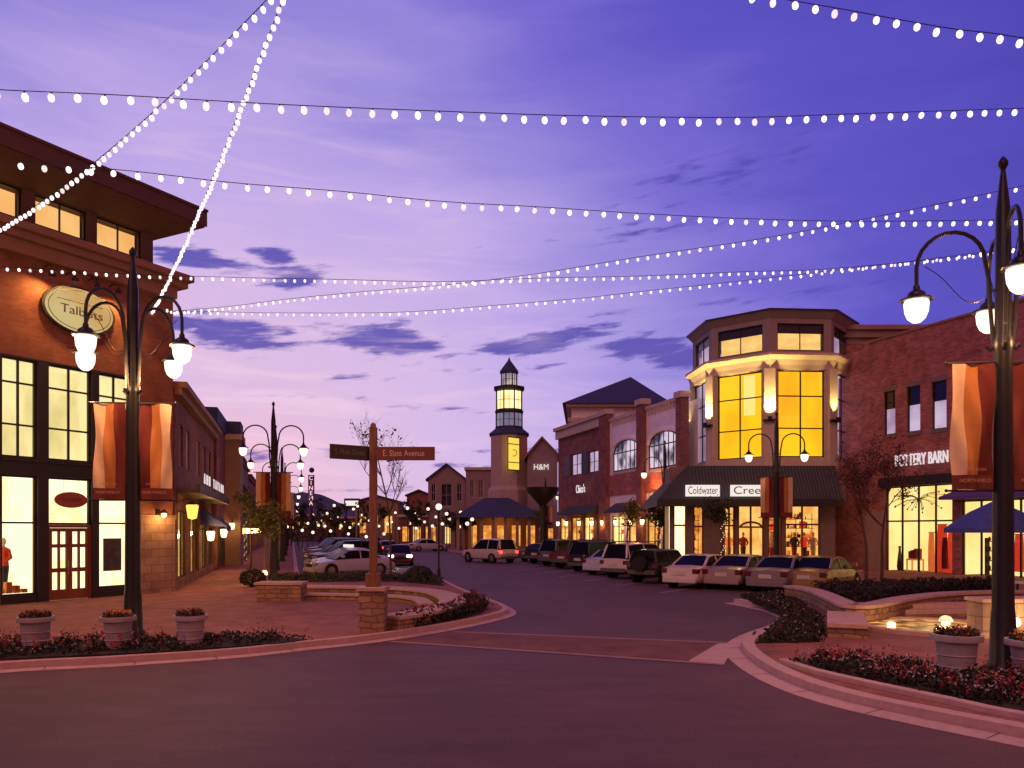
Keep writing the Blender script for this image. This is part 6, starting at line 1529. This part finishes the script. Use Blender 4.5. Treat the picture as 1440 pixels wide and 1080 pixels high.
# parasol with table
q = GP(1399, 852, SW); uy = q.y
um = thing('parasol', 'open blue canvas parasol on a white pole in front of the yellow shop window', 'parasol', (q.x, uy, SW))
t = MB(); t.tube([(q.x, uy, SW), (q.x, uy, 3.55)], .035, 8); t.lathe([(.3, 0), (.3, .06), (.08, .1)], (q.x, uy, SW), 16); t.build('pole', M['whitem'], um)
zt2, zb2 = 3.42, 2.55; rr = 1.45; t = MB(); vs = [(q.x, uy, zt2)]
for k in range(16):
    a = 2*math.pi*k/16; rad = rr*(1 if k % 2 == 0 else .93); vs.append((q.x+rad*.5*math.cos(a), uy+rad*.5*math.sin(a), zt2-.36))
for k in range(16):
    a = 2*math.pi*k/16; rad = rr*(1 if k % 2 == 0 else .93); vs.append((q.x+rad*math.cos(a), uy+rad*math.sin(a), zb2))
for k in range(16):
    a = 2*math.pi*k/16; rad = rr*(1 if k % 2 == 0 else .93); vs.append((q.x+rad*math.cos(a), uy+rad*math.sin(a), zb2-.14))
t.add(vs, [(0, 1+k, 1+(k+1) % 16) for k in range(16)]+[(1+k, 17+k, 17+(k+1) % 16, 1+(k+1) % 16) for k in range(16)]+[(17+k, 33+k, 33+(k+1) % 16, 17+(k+1) % 16) for k in range(16)]); t.build('canopy', M['bluec'], um)
t = MB()
for k in range(8): a = 2*math.pi*k/8; t.tube([(q.x, uy, zt2-.04), (q.x+rr*math.cos(a), uy+rr*math.sin(a), zb2-.01)], .012, 4)
t.build('ribs', M['whitem'], um)
ct = thing('cafe_table', 'small round cafe table round the foot of the blue parasol', 'table', (q.x+.9, uy+.3, SW))
t = MB(); t.lathe([(.45, .70), (.45, .73), (.01, .735)], (q.x+.9, uy+.3, SW), 24); t.build('tabletop', M['whitem'], ct); t = MB(); t.lathe([(.25, 0), (.04, .06), (.03, .7)], (q.x+.9, uy+.3, SW), 12); t.build('leg', M['dark'], ct)

# ------------------------------------------------------------------ SKY
wd = bpy.data.worlds.new('World'); scn.world = wd; wd.use_nodes = True; N = wd.node_tree.nodes; L = wd.node_tree.links; N.clear()
def mth(op, a, b=None, c=None, clamp=False):
    n = N.new('ShaderNodeMath'); n.operation = op; n.use_clamp = clamp
    for i, v in enumerate((a, b, c)):
        if v is None: continue
        if isinstance(v, (int, float)): n.inputs[i].default_value = v
        else: L.new(v, n.inputs[i])
    return n.outputs[0]
tc = N.new('ShaderNodeTexCoord'); sx = N.new('ShaderNodeSeparateXYZ'); L.new(tc.outputs['Generated'], sx.inputs[0])
X_, Y_, Z_ = sx.outputs
az = mth('MULTIPLY', mth('ARCTAN2', X_, Y_), 57.2958); hor = mth('SQRT', mth('ADD', mth('MULTIPLY', X_, X_), mth('MULTIPLY', Y_, Y_))); el = mth('MULTIPLY', mth('ARCTAN2', Z_, hor), 57.2958)
elc = mth('MAXIMUM', el, 0)
# distance from the after-glow
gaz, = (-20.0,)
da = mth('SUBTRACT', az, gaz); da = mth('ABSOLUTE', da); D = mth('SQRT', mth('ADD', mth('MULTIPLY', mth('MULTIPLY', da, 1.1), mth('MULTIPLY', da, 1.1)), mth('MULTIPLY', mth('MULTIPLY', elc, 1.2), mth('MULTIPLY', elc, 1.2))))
# soft streaks
cm = N.new('ShaderNodeCombineXYZ'); L.new(mth('MULTIPLY', az, .035), cm.inputs[0]); L.new(mth('MULTIPLY', el, .17), cm.inputs[1])
n1 = N.new('ShaderNodeTexNoise'); n1.inputs['Scale'].default_value = 1.5; n1.inputs['Detail'].default_value = 7; n1.inputs['Roughness'].default_value = .55; n1.inputs['Distortion'].default_value = .4; L.new(cm.outputs[0], n1.inputs['Vector'])
Dn = mth('ADD', D, mth('MULTIPLY', mth('SUBTRACT', n1.outputs['Fac'], .5), 17))
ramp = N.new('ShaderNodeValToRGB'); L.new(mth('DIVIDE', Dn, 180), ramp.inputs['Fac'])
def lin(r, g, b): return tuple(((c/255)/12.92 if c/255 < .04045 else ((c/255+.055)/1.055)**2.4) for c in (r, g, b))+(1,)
stops = [(4, (244, 192, 212)), (11, (226, 190, 224)), (21, (212, 184, 231)), (29, (192, 169, 231)), (37, (158, 141, 220)), (45, (124, 109, 210)), (54, (95, 83, 195)), (70, (74, 64, 176)), (115, (118, 66, 112)), (180, (178, 92, 98))]  # last stops: unseen sky behind the camera, made pink to tint the light
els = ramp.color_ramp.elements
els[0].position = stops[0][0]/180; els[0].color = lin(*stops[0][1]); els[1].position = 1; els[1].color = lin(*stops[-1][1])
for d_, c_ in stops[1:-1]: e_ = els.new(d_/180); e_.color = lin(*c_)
# clouds: soft blobs broken up by noise
n2 = N.new('ShaderNodeTexNoise'); n2.inputs['Scale'].default_value = 3.4; n2.inputs['Detail'].default_value = 7; n2.inputs['Roughness'].default_value = .6
cm2 = N.new('ShaderNodeCombineXYZ'); L.new(mth('MULTIPLY', az, .085), cm2.inputs[0]); L.new(mth('MULTIPLY', mth('SUBTRACT', el, mth('MULTIPLY', az, .10)), .46), cm2.inputs[1]); L.new(cm2.outputs[0], n2.inputs['Vector'])
def dirof(px, py): a = math.atan2((px-CX), FL); return math.degrees(a), math.degrees(math.atan2((HY-py), math.hypot(FL, px-CX)))
blobs = [(275, 364, 75, 11, 0), (385, 360, 34, 10, 0), (412, 388, 42, 13, .1), (320, 466, 78, 19, -.05), (250, 455, 50, 12, 0), (540, 478, 85, 19, -.08), (785, 478, 85, 13, .22), (730, 490, 60, 12, .1), (915, 490, 66, 15, 0), (960, 505, 50, 14, 0), (770, 516, 36, 7, .1), (862, 441, 36, 6, .1), (700, 523, 40, 6, 0),
         (500, 637, 110, 7, 0), (800, 634, 130, 8, 0), (690, 655, 120, 5, 0), (380, 640, 60, 8, 0), (640, 692, 200, 8, 0), (1100, 420, 160, 14, .05), (520, 530, 90, 6, .1), (450, 560, 70, 5, 0), (620, 575, 90, 5, 0), (900, 330, 160, 16, .1), (1030, 240, 200, 28, .1)]
mask = None
for (px, py, w_, h_, tl) in blobs:
    a0, e0_ = dirof(px, py); wa = w_/FL*57.3*1.1; he = h_/FL*57.3*1.2
    dx = mth('SUBTRACT', az, a0); dy = mth('SUBTRACT', mth('SUBTRACT', el, e0_), mth('MULTIPLY', dx, tl))
    q_ = mth('ADD', mth('POWER', mth('ABSOLUTE', mth('DIVIDE', dx, wa)), 2), mth('POWER', mth('ABSOLUTE', mth('DIVIDE', dy, he)), 2))
    gss = mth('EXPONENT', mth('MULTIPLY', q_, -.8))
    if h_ <= 8 or py < 430 and px > 800: gss = mth('MULTIPLY', gss, .62 if h_ <= 8 else .48)
    mask = gss if mask is None else mth('MAXIMUM', mask, gss)
mr = N.new('ShaderNodeMapRange'); mr.interpolation_type = 'SMOOTHSTEP'; mr.inputs['From Min'].default_value = .33; mr.inputs['From Max'].default_value = .72
L.new(mth('ADD', mth('MULTIPLY', mask, .86), mth('MULTIPLY', mth('SUBTRACT', n2.outputs['Fac'], .5), 1.7)), mr.inputs['Value'])
mfac = mth('MULTIPLY', mth('MULTIPLY', mr.outputs['Result'], mth('MINIMUM', mth('MULTIPLY', mask, 6), 1)), .92)
ccol = N.new('ShaderNodeValToRGB'); L.new(mth('DIVIDE', el, 30), ccol.inputs['Fac']); ccol.color_ramp.elements[0].color = lin(112, 86, 168); ccol.color_ramp.elements[0].position = .1; ccol.color_ramp.elements[1].color = lin(84, 76, 176); ccol.color_ramp.elements[1].position = .5
mx = N.new('ShaderNodeMix'); mx.data_type = 'RGBA'; L.new(mfac, mx.inputs[0]); L.new(ramp.outputs[0], mx.inputs[6]); L.new(ccol.outputs[0], mx.inputs[7])
# pale wisps
n3 = N.new('ShaderNodeTexNoise'); n3.inputs['Scale'].default_value = 2.0; n3.inputs['Detail'].default_value = 6; n3.inputs['Distortion'].default_value = .6
cm3 = N.new('ShaderNodeCombineXYZ'); L.new(mth('MULTIPLY', az, .05), cm3.inputs[0]); L.new(mth('MULTIPLY', el, .42), cm3.inputs[1]); cm3.inputs[2].default_value = 3.7; L.new(cm3.outputs[0], n3.inputs['Vector'])
w1 = N.new('ShaderNodeMapRange'); w1.interpolation_type = 'SMOOTHSTEP'; w1.inputs['From Min'].default_value = .5; w1.inputs['From Max'].default_value = .72; L.new(n3.outputs['Fac'], w1.inputs['Value'])
band_ = mth('MULTIPLY', mth('MULTIPLY', w1.outputs['Result'], .6), mth('SUBTRACT', 1, mth('DIVIDE', D, 42), clamp=True))
mx2 = N.new('ShaderNodeMix'); mx2.data_type = 'RGBA'; L.new(band_, mx2.inputs[0]); L.new(mx.outputs[2], mx2.inputs[6]); mx2.inputs[7].default_value = lin(250, 212, 232)
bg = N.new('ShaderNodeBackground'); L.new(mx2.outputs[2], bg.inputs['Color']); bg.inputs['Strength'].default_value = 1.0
sky = N.new('ShaderNodeTexSky'); sky.sky_type = 'NISHITA'; sky.sun_disc = False; sky.sun_elevation = R(12); sky.sun_rotation = R(195)
bg2 = N.new('ShaderNodeBackground'); L.new(sky.outputs[0], bg2.inputs['Color']); bg2.inputs['Strength'].default_value = .002
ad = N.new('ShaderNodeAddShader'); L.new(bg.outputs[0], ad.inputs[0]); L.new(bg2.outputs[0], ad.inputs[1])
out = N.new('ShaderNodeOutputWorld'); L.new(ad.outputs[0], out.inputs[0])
# added rosy fill from the unseen sky behind the camera, very soft
sl = bpy.data.lights.new('rosy_fill', 'SUN'); sl.energy = .58; sl.color = (1, .50, .41); sl.angle = R(35)
so_ = bpy.data.objects.new('rosy_fill', sl); C.objects.link(so_); so_.rotation_euler = Vector((.42, .75, -.62)).to_track_quat('-Z', 'Y').to_euler()

# ------------------------------------------------------------------ CAMERA
cam = bpy.data.cameras.new('camera'); co_ = bpy.data.objects.new('camera', cam); C.objects.link(co_)
co_.location = (0, 0, EYE); co_.rotation_euler = (R(90), 0, 0)
cam.sensor_width = 36; cam.lens = FL/1440*36; cam.shift_y = (HY-540)/1440; cam.clip_end = 6000; cam.clip_start = .05
scn.camera = co_
scn.view_settings.view_transform = 'Standard'; scn.view_settings.look = 'None'; scn.view_settings.exposure = 0
scn.cycles.use_denoising = True; scn.cycles.max_bounces = 5; scn.cycles.diffuse_bounces = 3; scn.cycles.glossy_bounces = 3; scn.cycles.transparent_max_bounces = 12
scn.cycles.sample_clamp_indirect = 3; scn.cycles.caustics_reflective = False; scn.cycles.caustics_refractive = False
